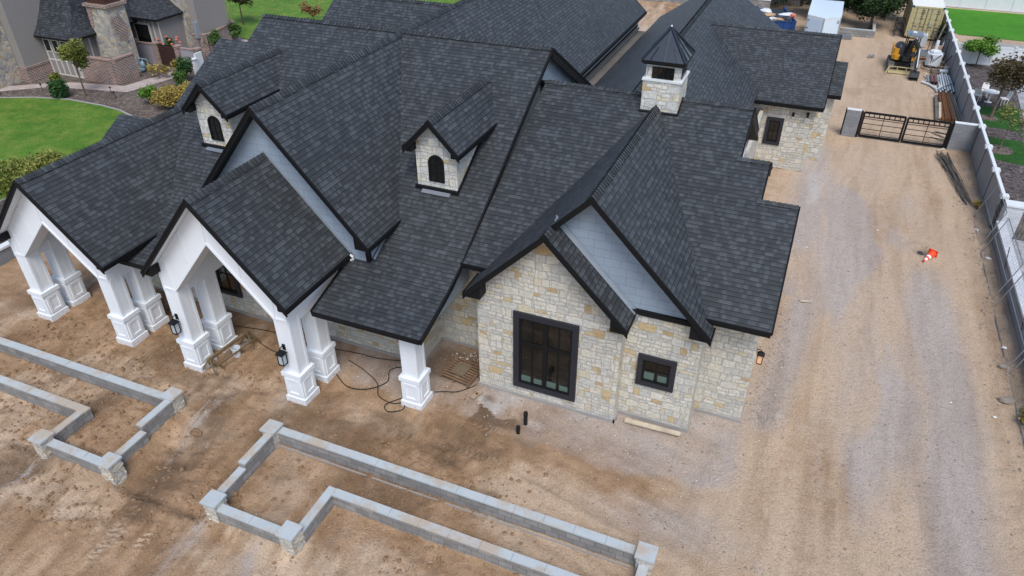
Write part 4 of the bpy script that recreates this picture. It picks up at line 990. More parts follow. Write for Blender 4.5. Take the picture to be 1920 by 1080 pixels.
def pillar(parent, x, y, z1=.66, w=.215, cap=.265, m=STONE2):
    b = MB(); r = random.Random(int(x*100+y*10))
    b.box((x-w, y-w, -.7), (x+w, y+w, z1-.07), m)
    for s_ in range(40):    # projecting face stones
        z = r.uniform(-.35, z1-.2); u = r.uniform(-w, w-.2); l = r.uniform(.15, .3); hh = r.uniform(.06, .12); o_ = r.uniform(.01, .035)
        sd_ = s_ % 4; u1 = min(u+l, w+.02)
        if sd_ == 0: b.box((x+u, y-w-o_, z), (x+u1, y-w+.02, z+hh), m)
        elif sd_ == 1: b.box((x+w-.02, y+u, z), (x+w+o_, y+u1, z+hh), m)
        elif sd_ == 2: b.box((x-w-o_, y+u, z), (x-w+.02, y+u1, z+hh), m)
        else: b.box((x+u, y+w-.02, z), (x+u1, y+w+o_, z+hh), m)
    p = b.build('pillar', parent)
    b = MB(); b.box((x-cap, y-cap, z1-.07), (x+cap, y+cap, z1), COPE); b.build('cap', p); return p
pw = thing('planter_wall', 'grey block planter wall with pale coping and three stone corner pillars in the middle of the dirt front yard', 'planter wall', (0, -6.4, 0), 'planter walls in the front yard')
T = .23
seg_wall(pw, (-4.77, -4.90), (6.93, -4.90), T, .52)
seg_wall(pw, (-4.90, -6.55), (-4.90, -5.23), .22, .60); seg_wall(pw, (-4.90, -7.74), (-4.90, -6.552), .22, .40)
seg_wall(pw, (-4.49, -8.02), (-2.26, -8.02), T, .46)
seg_wall(pw, (-1.92, -7.8), (-1.92, -6.16), .22, .44); seg_wall(pw, (-1.805, -6.275), (9.5, -6.275), T, .42)
seg_wall(pw, (7.16, -6.1), (7.16, -5.2), .22, .44)
pillar(pw, -4.99, -5.0, .66); pillar(pw, -4.72, -7.96, .66); pillar(pw, -2.04, -8.02, .66); pillar(pw, 7.15, -4.98, .70)
b = MB(); b.box((-5.0, -5.14, -.02), (6.8, -5.105, .035), CONC); b.build('footing', pw)
pl = thing('planter_wall', 'grey block planter wall on the left of the dirt yard in front of the porch columns', 'planter wall', (-12, -6.4, 0), 'planter walls in the front yard')
seg_wall(pl, (-21, -5.12), (-9.29, -5.12), T, .52)
seg_wall(pl, (-8.98, -6.55), (-8.98, -5.27), .22, .60); seg_wall(pl, (-8.85, -7.78), (-8.85, -6.552), .22, .40)
seg_wall(pl, (-11.17, -8.05), (-8.88, -8.05), T, .46)
seg_wall(pl, (-11.44, -7.87), (-11.44, -6.67), .22, .44); seg_wall(pl, (-21, -6.55), (-11.3, -6.55), T, .42)
pillar(pl, -9.06, -5.04, .66); pillar(pl, -11.41, -8.11, .66); pillar(pl, -8.65, -8.03, .66)
# ------------------------------------------------------------------ boundary wall, gate
FX = 18.0
bw = thing('boundary_wall', 'long grey panel wall with white cap and posts between the drive and the neighbouring yard', 'wall', (FX, 30, 0))
py = [19.35+3.08*i for i in range(15)]
for i, (a, c) in enumerate(zip(py, py[1:])):
    b = MB(); b.box((FX-.06, a+.03, -.3), (FX+.06, c-.03, 1.68), PANEL); b.build('panel', bw)
    b = MB(); b.box((FX-.075, a+.17, 1.68), (FX+.075, c-.17, 1.76), CAPW); b.build('wall_cap', bw)
for a in py:
    b = MB(); b.box((FX-.075, a-.035, -.3), (FX+.075, a+.035, 1.7), DSTEEL); q = b.build('post', bw)
    b = MB(); b.box((FX-.17, a-.17, 1.66), (FX+.17, a+.17, 1.80), CAPW); b.box((FX-.11, a-.11, 1.80), (FX+.11, a+.11, 1.84), CAPW); b.build('post_cap', q)
lw = thing('low_wall', 'low grey block wall with white brick coping running along the right edge of the drive', 'wall', (17.9, 8, 0))
b = MB(); b.box((FX-.12, -8, -.3), (FX+.12, 18.3, .86), CMUG); b.build('wall', lw)
WBR = m_brickwall('white_brick', (.48, .50, .52), (.60, .62, .64), (.36, .37, .39), .20, .07, .008, noise=.12)
b = MB(); b.box((FX-.19, -8, .86), (FX+.19, 18.3, .95), WBR); b.build('coping', lw)
gp_ = thing('brick_pier', 'whitish brick pier at the end of the grey boundary wall beside the dark slatted gate', 'pier', (18.35, 18.6, 0))
b = MB(); b.box((18.0, 18.32, 0), (18.7, 18.82, 1.72), WBR); b.build('pier', gp_); b = MB(); b.box((17.95, 18.27, 1.72), (18.75, 18.87, 1.80), CAPW); b.build('cap', gp_)
sg = thing('slatted_gate', 'dark brown vertical slat gate beside the whitish brick pier', 'gate', (19.8, 18.6, 0))
b = MB()
for i in range(13): b.box((18.74+i*.17, 18.55, .08), (18.74+i*.17+.14, 18.60, 1.62), WOODG)
b.build('slat_panel', sg); b = MB(); b.box((18.72, 18.60, .3), (20.95, 18.64, .4), DSTEEL); b.box((18.72, 18.60, 1.3), (20.95, 18.64, 1.4), DSTEEL); b.build('rail', sg)
GY0 = 28.95
gt = thing('driveway_gate', 'black metal double drive gate with a row of squares along its top', 'gate', (14.2, GY0, 0))
def leaf(x0, x1):
    b = MB(); z0, z1 = .10, 1.55; y = GY0
    for a in (x0, x1): b.bar((a, y, z0), (a, y, z1), .11, .08, BLACK)
    for z in (z0, z1): b.bar((x0, y, z), (x1, y, z), .07, .12, BLACK)
    b.bar((x0, y, 1.30), (x1, y, 1.30), .05, .055, BLACK)
    for i in range(1, 8): b.bar((x0+(x1-x0)*i/8, y, 1.3), (x0+(x1-x0)*i/8, y, 1.53), .05, .05, BLACK)
    for z in (.22, .55, .88, 1.18): b.bar((x0, y, z), (x1, y, z), .032, .032, BLACK)
    xm = (x0+x1)/2; b.bar((xm, y, z0), (xm, y, 1.3), .032, .032, BLACK)
    return b.build('gate_leaf', gt)
leaf(11.92, 14.16); leaf(14.30, 16.52)
for x in (11.80, 16.64): b = MB(); b.bar((x, GY0, -.1), (x, GY0, 1.62), .11, .11, BLACK); b.build('gate_post', gt)
b = MB(); b.bar((14.18, GY0-.06, 0), (14.18, GY0-.06, .4), .02, .02, BLACK); b.bar((14.28, GY0-.06, 0), (14.28, GY0-.06, .4), .02, .02, BLACK); b.build('drop_bolt', gt)
def stub(x0, x1, label):
    t = thing('block_wall', label, 'wall', ((x0+x1)/2, GY0, 0), 'block walls either side of the drive gate')
    b = MB(); b.box((x0, GY0-.12, -.2), (x1, GY0+.12, 1.62), CMUG); b.build('wall', t)
    b = MB(); b.box((x0-.02, GY0-.14, 1.62), (x1+.02, GY0+.14, 1.67), CAPW); b.build('cap', t); return t
s_ = stub(10.95, 11.72, 'narrow dark grey block wall holding the left end of the black drive gate')
b = MB(); b.box((10.88, GY0-.13, .1), (10.945, GY0+.13, 1.66), BLACK); b.build('end_post', s_)
stub(16.72, 17.93, 'wider dark grey block wall between the black drive gate and the boundary wall')

# ------------------------------------------------------------------ temporary fence frames leaning along the right edge
for i, (y0, y1, lab) in enumerate([(17.2, 20.2, 'farthest leaning chain link fence frame, standing by the whitish brick pier'), (12.6, 16.6, 'leaning chain link fence frame beside the low wall, second one from the brick pier'), (8.0, 12.0, 'leaning chain link fence frame beside the low wall, next to the pale rocks'), (3.6, 7.6, 'nearest leaning chain link fence frame at the right edge of the picture')]):
    t = thing('fence_frame', lab, 'fence frame', (17.5, (y0+y1)/2, 0), 'temporary fence frames along the drive'); b = MB()
    a, c = Vector((17.30, y0, .05)), Vector((17.30, y1, .05)); up = Vector((.55, .25, 1.75))
    for p, q in ((a, c), (a+up, c+up), (a, a+up), (c, c+up), (a+up*.5, c+up*.5)): b.tube([p, q], .021, STEEL, 6)
    b.build('frame', t); b = MB()
    n = 16
    for k in range(n+1):
        b.bar(a.lerp(c, k/n), a.lerp(c, k/n)+up, .004, .004, STEEL)
    for k in range(1, 9): b.bar(a+up*(k/9), c+up*(k/9), .004, .004, STEEL)
    b.build('wire_mesh', t)
    b = MB(); m_ = a.lerp(c, .5); b.tube([m_+up*.8, m_+Vector((.62, .05, .05))], .018, DSTEEL, 6); b.build('brace', t)
for x, y, s, lab in ((17.2, 8.0, .21, 'pale rock on the dirt beside the low wall, farther of two'), (17.05, 6.05, .25, 'pale rock on the dirt beside the low wall, nearer of two'), (-7.75, -5.6, .22, 'round dirt coloured boulder beside the left planter wall corner'), (-4.8, -7.2, .16, 'round dirt coloured stone just above the pillar of the middle planter')):
    b = MB(); b.blob((x, y, gz(x, y)+s*.25), (s, s*.7, s*.42), ROCK if x > 0 else CLOD, int(abs(x*100)), .18, 9, 6); one('rock', b, lab, 'rock', None, (x, y, 0))

# ------------------------------------------------------------------ small things on the site
t = thing('traffic_cone', 'orange traffic cone with white band lying on its side by a hole in the drive', 'traffic cone', (15.2, 15.4, 0))
def lathe_dir(b, p, d, prof, m, n=16):
    d = Vector(d).normalized(); u = d.cross(Z).normalized(); w = u.cross(d)
    R_ = [[Vector(p)+d*z+u*math.cos(2*math.pi*k/n)*r+w*math.sin(2*math.pi*k/n)*r for k in range(n)] for r, z in prof]
    for i in range(len(R_)-1):
        for k in range(n): b.poly([R_[i][(k+1) % n], R_[i][k], R_[i+1][k], R_[i+1][(k+1) % n]], m, smooth=True)
    b.poly(R_[0], m); b.poly(R_[-1][::-1], m)
cp, cd = (15.22, 15.42, .19), (-.42, -.72, -.16)
b = MB(); lathe_dir(b, cp, cd, [(.17, 0), (.115, .30)], ORANGE); lathe_dir(b, cp, cd, [(.096, .40), (.075, .50)], ORANGE); lathe_dir(b, cp, cd, [(.055, .62), (.035, .72)], ORANGE); b.build('cone', t)
b = MB(); lathe_dir(b, cp, cd, [(.115, .30), (.096, .40)], REFL); lathe_dir(b, cp, cd, [(.075, .50), (.055, .62)], REFL); b.build('reflective_band', t)
b = MB(); d_ = Vector(cd).normalized(); u_ = d_.cross(Z).normalized(); w_ = u_.cross(d_); c0 = Vector(cp)
b.prism([c0+u_*.2+w_*.2, c0-u_*.2+w_*.2, c0-u_*.2-w_*.18, c0+u_*.2-w_*.18], -d_*.035, ORANGE); b.build('base', t)
b = MB(); b.box((14.72, 15.76, -.2), (14.94, 16.08, -.12), BAGS); one('valve_box', b, 'small dark open pit beside the fallen traffic cone', 'pit', None, (14.83, 15.9, -.2))
def ring_pipe(x, y, h, r, lab):
    t = thing('cleanout_pipe', lab, 'pipe', (x, y, 0), 'black pipes standing out of the ground'); b = MB(); b.lathe([(r, -.1), (r, h)], (x, y, 0), RUBBER, 14); b.lathe([(r*1.15, h-.16), (r*1.15, h)], (x, y, 0), RUBBER, 14); b.build('pipe', t)
    b = MB(); b.lathe([(r*.95, h), (r*.95, h+.02), (r*.3, h+.02), (r*.3, h+.06)], (x, y, 0), DSTEEL, 12); b.build('cap', t)
ring_pipe(2.2, -1.18, .5, .065, 'taller black pipe standing upright in the dirt below the large window')
ring_pipe(2.13, -1.66, .28, .06, 'shorter black pipe stub standing in the dirt just in front of the taller one')
b = MB(); b.prism([(5.2, .10, .02), (7.05, .16, .02), (7.05, .34, .02), (5.2, .28, .02)], (0, 0, .05), PALE); one('wood_plank', b, 'long pale plank on the ground below the small stone wall window', 'plank', None, (6.1, .2, 0))
b = MB(); b.prism([(-.02, -.80, .02), (.12, -.84, .02), (.30, -.38, .02), (.16, -.33, .02)], (0, 0, .06), WOOD); b.box((.10, -.62, .08), (.18, -.52, .10), RUSTW); one('wood_block', b, 'short brown board lying in front of the pallet near the stone corner', 'board', None, (.1, -.6, 0))
b = MB(); b.bar((1.2, -9.1, .04), (1.75, -8.6, .05), .09, .05, PALE); one('wood_scrap', b, 'small piece of scrap wood on the dirt at the bottom edge of the picture', 'wood scrap', None, (1.5, -8.8, 0))
b = MB(); b.bar((10.05, 9.6, .03), (10.5, 9.7, .04), .1, .04, PALE); one('wood_scrap', b, 'pale splinter of wood lying alone in the middle of the gravel drive', 'wood scrap', None, (10.3, 9.65, 0))
def pallet(name, c, ang, w, d, m, lab, parent=None, h=.12, nsl=8):
    t = thing(name, lab, 'pallet', c); ca, sa = math.cos(ang), math.sin(ang); c = Vector(c)
    def P(x, y, z): return c+Vector((x*ca-y*sa, x*sa+y*ca, z))
    b = MB()
    for i in range(nsl):
        y = -d/2+d*(i+.5)/nsl; b.prism([P(-w/2, y-.04, h), P(w/2, y-.04, h), P(w/2, y+.04, h), P(-w/2, y+.04, h)], (0, 0, .022), m)
    b.build('deck_slats', t); b = MB()
    for x in (-w/2+.03, 0, w/2-.03): b.prism([P(x-.03, -d/2, .01), P(x+.03, -d/2, .01), P(x+.03, d/2, .01), P(x-.03, d/2, .01)], (0, 0, h-.012), m)
    b.build('stringer', t); return t, P
pt, P = pallet('wooden_pallet', (-.82, .28, 0), R(-8), 1.2, 1.15, REDW, 'reddish wooden pallet on the ground in the nook between porch and stone gable', nsl=9)
b = MB(); b.prism([P(-.33, -.30, .146), P(.20, -.30, .146), P(.20, .30, .146), P(-.33, .30, .146)], (0, 0, .035), m_plain('brown_slab', (.16, .125, .085), .9, .15, vary=.3, scale=5)); one('paver_slab', b, 'square brownish slab lying on top of the reddish wooden pallet', 'slab', None, (-.82, .28, .146))
t = thing('bucket', 'white plastic bucket standing inside the wooden sawhorse by the entry column', 'bucket', (-9.0, -2.02, 0))
b = MB(); b.lathe([(.13, 0), (.155, .36), (.17, .36), (.17, .385), (.145, .385), (.135, .20)], (-9.0, -2.02, 0), WTANK, 16); b.build('bucket_body', t)
b = MB(); b.lathe([(.138, .2), (.138, .21)], (-9.0, -2.02, 0), GREENG, 14); b.build('contents', t)
b = MB(); b.tube([(-9.16, -2.02, .33), (-9.12, -2.2, .3), (-9.0, -2.26, .27), (-8.88, -2.2, .3), (-8.84, -2.02, .33)], .006, DSTEEL, 5); b.build('handle', t)
SAWW = m_wood('brown_sawhorse_wood', (.12, .085, .045), (.23, .165, .09))
t = thing('sawhorse', 'low brown wooden sawhorse lying along the entry porch column', 'sawhorse', (-8.95, -2.2, 0))
a, c = Vector((-9.28, -3.0, .52)), Vector((-9.05, -1.25, .52)); b = MB(); b.bar(a-Vector((0, .12, 0)), c+Vector((0, .1, 0)), .10, .10, SAWW); b.build('beam', t)
for p in (a, c):
    for sx in (-1, 1):
        for dy in (-.10, .10): b = MB(); b.bar(p+Vector((0, dy*.3, .02)), Vector((p.x+sx*.33, p.y+dy*2, .01)), .045, .06, SAWW); b.build('leg', t)
    b = MB(); b.prism([p+Vector((-.16, 0, -.32)), p+Vector((.16, 0, -.32)), p+Vector((.05, 0, 0)), p+Vector((-.05, 0, 0))], (0, .025, 0), SAWW); b.build('gusset', t)
b = MB(); b.bar(Vector((-8.98, -3.0, .3)), Vector((-8.75, -1.2, .3)), .05, .06, SAWW); b.build('rail', t)
def cord(lab, pts, r=.016):
    P_ = [Vector((x, y, .03)) for x, y in pts]; out = []
    for i in range(len(P_)-1):
        p0, p1, p2, p3 = P_[max(i-1, 0)], P_[i], P_[i+1], P_[min(i+2, len(P_)-1)]
        for k in range(7):
            t_ = k/7; out.append(.5*((2*p1)+(-p0+p2)*t_+(2*p0-5*p1+4*p2-p3)*t_*t_+(-p0+3*p1-3*p2+p3)*t_**3))
    out.append(P_[-1]); out = [Vector((p.x, p.y, max(.02, gz(p.x, p.y)+.02))) for p in out]
    b = MB(); b.tube(out, r, RUBBER, 6); one('power_cord', b, lab, 'cord', 'black cords on the porch ground', P_[0])
cord('black cord lying along the foot of the stone porch wall', [(-10.2, -.6), (-8.6, -.35), (-6.6, -.45), (-5.2, -.25), (-4.0, -.2), (-3.2, .0), (-2.5, -.02)])
cord('black cord running from the sawhorse to the second entry column', [(-9.0, -1.0), (-8.2, -1.25), (-7.2, -1.45), (-6.6, -1.9), (-6.0, -2.2)])
cord('black cord looping in a wide curve between the entry column and the end column', [(-5.0, -1.5), (-4.3, -1.9), (-3.6, -1.8), (-3.1, -1.2), (-3.3, -.6), (-2.9, -.3), (-2.3, -.7), (-1.9, -1.0)])
cord('black cord winding past the foot of the end column in a round coil', [(-5.0, -.7), (-4.2, -.95), (-3.4, -1.35), (-3.0, -1.9), (-2.4, -2.05), (-2.0, -1.9), (-1.9, -2.2), (-2.3, -2.45), (-2.55, -2.2), (-2.2, -1.7)])
cord('black cord stretched from the end column to the wooden pallet', [(-1.3, -1.0), (-1.0, -.85), (-.6, -.7), (-.3, -.4), (-.1, -.1)])
t = thing('black_bucket', 'black bucket with white scraps tucked behind the stone corner by the pallet', 'bucket', (-.2, .95, 0)); b = MB(); b.lathe([(.13, 0), (.16, .34), (.17, .36), (.15, .36), (.14, .2)], (-.2, .95, 0), BAGS, 14); b.build('bucket_body', t); b = MB(); b.blob((-.38, 1.05, .14), (.12, .1, .12), WTANK, 4); b.build('scrap', t)

# ------------------------------------------------------------------ behind the gate: plant and stores
t = thing('excavator', 'yellow and black mini excavator with canopy parked on the dirt with its arm lowered', 'excavator', (14.6, 44.2, 0))
TRACKR = m_plain('dusty_track_rubber', (.12, .115, .105), .8, .2, vary=.3, scale=6)
for sx, nm in ((13.84, 0), (15.34, 1)):
    b = MB(); pts = []
    for k in range(16):
        a = 2*math.pi*k/16; cy = .98*(1 if math.cos(a) > 0 else -1); pts.append((sx-.19, 44.3+cy+.30*math.cos(a), .30+.30*math.sin(a)))
    b.prism(pts, (.38, 0, 0), TRACKR)
    for k in range(22):
        y = 43.2+k*.1; b.box((sx-.2, y, .585), (sx+.2, y+.05, .625), TRACKR)
    tr = b.build('track', t); b = MB()
    for k in range(4): b.tube([(sx-.2, 43.55+k*.5, .27), (sx+.2, 43.55+k*.5, .27)], .13, DSTEEL, 10)
    b.build('roller', tr)
b = MB(); b.box((14.1, 43.7, .35), (15.1, 45.0, .62), DSTEEL); b.lathe([(.45, .62), (.45, .78)], (14.6, 44.35, 0), DSTEEL, 16); b.build('undercarriage', t)
b = MB(); Y0 = 42.75
b.prism([(13.72, Y0, .04), (15.46, Y0, .04), (15.46, Y0+.06, .20), (13.72, Y0+.06, .20)], (0, .06, 0), TAN)
for z in (.24, .50): b.bar((13.72, Y0+.08, z), (15.46, Y0+.08, z), .06, .06, TAN)
for x in (13.75, 14.3, 14.9, 15.43): b.bar((x, Y0+.08, .1), (x, Y0+.1, .52), .06, .06, TAN)
b.bar((13.75, Y0+.08, .5), (13.55, Y0-.25, .02), .07, .07, TAN)
for x in (14.15, 15.05): b.bar((x, Y0+.12, .2), (x, 43.9, .42), .1, .12, DSTEEL)
b.build('dozer_blade', t)
def rbox(b, lo, hi, m, ch=.08):
    x0, y0, z0 = lo; x1, y1, z1 = hi
    b.prism([(x0+ch, y0, z0), (x1-ch, y0, z0), (x1, y0+ch, z0), (x1, y1-ch, z0), (x1-ch, y1, z0), (x0+ch, y1, z0), (x0, y1-ch, z0), (x0, y0+ch, z0)], (0, 0, z1-z0), m)
b = MB(); rbox(b, (13.78, 43.6, .80), (15.35, 45.5, 1.12), YEL, .2); rbox(b, (13.78, 43.9, 1.12), (14.25, 45.5, 1.52), YEL, .12); rbox(b, (14.25, 44.9, 1.12), (15.35, 45.55, 1.55), YEL, .2); b.build('body', t); b = MB(); b.box((14.3, 43.58, 1.12), (15.36, 44.88, 1.16), DSTEEL); b.box((14.28, 43.5, .82), (15.1, 43.62, 1.10), BLACK); b.build('floor_plate', t)
b = MB(); b.blob((14.22, 44.55, 1.5), (.36, .62, .40), BAGS, 2, .02, 14, 8, True); b.box((14.02, 43.95, 1.1), (14.5, 45.1, 1.5), BAGS); b.build('engine_hood', t)
b = MB(); b.box((14.72, 44.45, 1.12), (15.1, 44.85, 1.42), RUBBER); b.box((14.72, 44.8, 1.42), (15.1, 44.92, 1.95), RUBBER); b.build('seat', t)
b = MB()
for x, y in ((14.55, 43.95), (15.35, 43.95), (14.55, 45.1), (15.35, 45.1)): b = MB(); b.bar((x, y, 1.1), (x, y, 2.5), .07, .07, BLACK); b.build('canopy_post', t)
b = MB(); b.bar((14.55, 43.95, 1.7), (15.35, 43.95, 1.7), .04, .04, BLACK); b.build('hand_rail', t)
b = MB(); rbox(b, (14.42, 43.75, 2.5), (15.5, 45.25, 2.58), STEEL, .12); rbox(b, (14.6, 43.95, 2.58), (15.3, 45.05, 2.63), STEEL, .12); b.box((14.8, 44.4, 2.63), (15.05, 44.65, 2.68), PAPER); b.build('canopy', t)
B0, B1, B2, B3 = Vector((14.72, 43.55, 1.05)), Vector((14.95, 43.3, 2.35)), Vector((15.32, 42.7, 1.9)), Vector((15.42, 42.0, .62))
b = MB(); b.box((14.5, 43.35, .8), (14.95, 43.7, 1.15), DSTEEL); b.bar(B0, B1, .2, .28, DSTEEL); b.bar(B1, B2, .2, .26, DSTEEL); b.build('boom', t)
b = MB(); b.bar(B2+Vector((0, 0, .12)), B3, .18, .24, DSTEEL); b.build('arm', t)
b = MB(); b.tube([B0+Vector((-.15, -.1, .1)), B1.lerp(B0, .35)+Vector((-.05, -.15, 0))], .05, RUBBER, 8); b.tube([B2+Vector((.02, -.14, .1)), B3+Vector((0, -.16, .25))], .04, PVC, 8); b.tube([B1+Vector((0, 0, .14)), B2+Vector((0, .1, .2))], .045, RUBBER, 8); b.build('hydraulic_cylinder', t)
b = MB(); bp = [(15.12, 42.15, .55), (15.12, 41.75, .50), (15.12, 41.62, .2), (15.12, 41.85, .03), (15.12, 42.2, .06), (15.12, 42.3, .2)]
b.prism(bp, (.6, 0, 0), DSTEEL)
for k in range(4): b.box((15.14+k*.16, 41.5, .02), (15.22+k*.16, 41.75, .07), DSTEEL)
b.build('bucket', t)

def container():
    t = thing('shipping_container', 'tan steel shipping container with a white roof standing against the boundary wall', 'container', (16.3, 56.4, 0)); x0, x1, y0, y1, z0, z1 = 15.1, 17.55, 53.4, 59.5, .10, 2.62
    b = MB(); n = 34
    for x, sg in ((x0, -1), (x1, 1)):
        for i in range(n):
            a = y0+.1+(y1-y0-.2)*i/n; c = y0+.1+(y1-y0-.2)*(i+1)/n; o_ = .03 if i % 2 else .0
            b.box((min(x, x-sg*(.05+o_)), a, z0+.1), (max(x-sg*o_, x-sg*.05), c, z1-.1), TAN)
    b.box((x0+.04, y1-.06, z0), (x1-.04, y1, z1), TAN); b.build('side_wall', t)
    b = MB(); b.box((x0+.03, y0+.05, z1-.06), (x1-.03, y1, z1+.01), ROOFW); b.build('roof', t)
    b = MB()
    for x in (x0, x1-.1): b.box((x, y0-.02, z0), (x+.1, y0+.12, z1), TAN)
    b.box((x0, y0-.021, z0), (x1, y0+.1, z0+.16), TAN); b.box((x0+.1, y0-.018, z1-.12), (x1-.1, y0+.1, z1), TAN); b.build('frame', t)
    b = MB()
    for x in (x0-.005, x1-.165):
        for z in (z0-.005, z1-.11): b.box((x, y0-.03, z), (x+.17, y0+.16, z+.12), BLUE if z > 1 else DSTEEL)
    b.build('corner_casting', t)
    for a, c in ((x0+.11, (x0+x1)/2-.015), ((x0+x1)/2+.015, x1-.11)):
        b = MB(); b.box((a, y0+.02, z0+.17), (c, y0+.07, z1-.13), TAN)
        for k in range(5):
            z = z0+.25+k*.44; b.box((a+.06, y0+.0, z), (c-.06, y0+.02, z+.34), TAN)
        d = b.build('door', t); b = MB()
        for q in (.28, .72):
            x = a+(c-a)*q; b.tube([(x, y0-.03, z0+.1), (x, y0-.03, z1-.06)], .022, STEEL, 6)
            b.box((x-.02, y0-.06, 1.05), (x+.32, y0-.04, 1.10), STEEL)
            for z in (z0+.25, 1.3, z1-.25): b.box((x-.06, y0-.05, z), (x+.06, y0+.0, z+.07), STEEL)
        b.build('lock_bar', d); b = MB()
        for k in range(5): b.box((c-.42, y0-.004, z1-.36-k*.16), (c-.42+random.uniform(.12, .3), y0-.001, z1-.29-k*.16), DSTEEL)
        b.build('stencil_marking', d)
    b = MB(); b.box(((x0+x1)/2-.022, y0+.0, z0+.17), ((x0+x1)/2+.022, y0+.02, z1-.13), BLACK); b.build('door_gasket', t)
container()
t = thing('cargo_trailer', 'pale blue white enclosed trailer with pointed nose parked behind the rear roof', 'trailer', (8.5, 50, 0))
b = MB(); fp = [(7.25, 47.35), (8.55, 46.45), (9.75, 47.4), (9.75, 53.0), (7.25, 53.0)]
b.prism([(x, y, .5) for x, y in fp], (0, 0, 2.0), TRAIL); b.build('body', t)
b = MB(); b.slab([(x+(x-8.6)*.02, y, 2.58) for x, y in fp], .13, TRAIL, CAPW, CAPW); b.build('roof', t)
b = MB()
for x, y in fp[:3]: b.bar((x, y-.01, .5), (x, y-.01, 2.55), .07, .07, FLASH)
b.build('corner_trim', t)
def on_nose(p0, p1, u, z): return Vector((p0[0]+(p1[0]-p0[0])*u, p0[1]+(p1[1]-p0[1])*u, z))
dn = Vector((-.57, -.82, 0))*.015
b = MB(); b.prism([on_nose(fp[0], fp[1], .1, .7)+dn, on_nose(fp[0], fp[1], .86, .7)+dn, on_nose(fp[0], fp[1], .86, 2.35)+dn, on_nose(fp[0], fp[1], .1, 2.35)+dn], dn, m_plain('trailer_door_skin', (.50, .62, .74), .35, .5, vary=.05)); d = b.build('door', t)
b = MB(); q0, q1 = on_nose(fp[0], fp[1], .66, 1.35)+dn*2, on_nose(fp[0], fp[1], .9, 1.33)+dn*2; b.bar(q0, q1, .03, .05, DSTEEL); b.bar(on_nose(fp[0], fp[1], .72, 1.2)+dn*2, on_nose(fp[0], fp[1], .72, 1.5)+dn*2, .03, .03, DSTEEL); b.build('latch', d)
b = MB()
for z in (.85, 1.6, 2.2): b.bar(on_nose(fp[0], fp[1], .04, z)+dn*2, on_nose(fp[0], fp[1], .16, z)+dn*2, .03, .05, DSTEEL)
b.build('hinge', d)
b = MB(); rn = Vector((.62, -.78, 0))*.012; cc = on_nose(fp[1], fp[2], .86, 2.2)+rn; uu = Vector((.78, .62, 0)); ring = [(cc+uu*.10*math.cos(a*.5236)+Z*.13*math.sin(a*.5236), cc+uu*.055*math.cos(a*.5236)+Z*.075*math.sin(a*.5236)) for a in range(12)]
for i in range(12): b.poly([ring[i][0], ring[(i+1) % 12][0], ring[(i+1) % 12][1], ring[i][1]], DSTEEL)
b.build('round_emblem', t)
b = MB()
for x in (7.5, 9.5):
    for y in (50.6, 51.4): b.tube([(x-.1, y, .34), (x+.1, y, .34)], .34, RUBBER, 16)
b.build('wheel', t); b = MB(); b.bar((7.7, 47.3, .42), (8.55, 45.4, .42), .1, .1, DSTEEL); b.bar((9.4, 47.3, .42), (8.55, 45.4, .42), .1, .1, DSTEEL); b.bar((8.55, 45.4, .05), (8.55, 45.4, .8), .07, .07, DSTEEL); b.build('tow_frame', t)
b = MB(); b.prism([(10.0, 51.0, .03), (11.0, 51.1, .03), (11.0, 52.0, .03), (10.0, 52.1, .03)], (0, 0, .1), STEEL); one('steel_sheet', b, 'grey flat sheet lying on the ground beside the trailer', 'sheet', None, (10.5, 51.5, 0))
t = dump_root = thing('dumpster', 'open blue roll off dumpster full of rubbish behind the rear roof', 'dumpster', (5.3, 55.5, 0))
b = MB(); x0, x1, y0, y1, z1 = 4.0, 6.35, 53.4, 58.6, 1.75
for lo, hi in (((x0, y0, .2), (x1, y0+.08, z1)), ((x0, y0+.08, .2), (x0+.08, y1, z1)), ((x1-.08, y0+.08, .2), (x1, y1, z1+.0)), ((x0, y0, .1), (x1, y1, .2))): b.box(lo, hi, BLUE)
b.build('body', t); b = MB()
for i in range(7): b.box((x1, y0+.2+i*.75, .25), (x1+.07, y0+.3+i*.75, z1-.1), BLUE); b.box((x0-.07, y0+.2+i*.75, .25), (x0, y0+.3+i*.75, z1-.1), BLUE)
for i in range(4): b.box((x0+.2+i*.6, y0-.06, .25), (x0+.3+i*.6, y0, z1-.1), BLUE)
b.build('rib', t); b = MB()
b.bar((x0-.04, y0, z1+.03), (x1+.04, y0, z1+.03), .1, .08, BLUE); b.bar((x1, y0, z1+.03), (x1, y1, z1+.03), .1, .08, BLUE); b.bar((x0, y0, z1+.03), (x0, y1, z1+.03), .1, .08, BLUE); b.build('rim', t)
b = MB(); b.box((5.45, y0-.012, .45), (5.95, y0-.002, .8), PAPER); b.build('sign_plate', t)
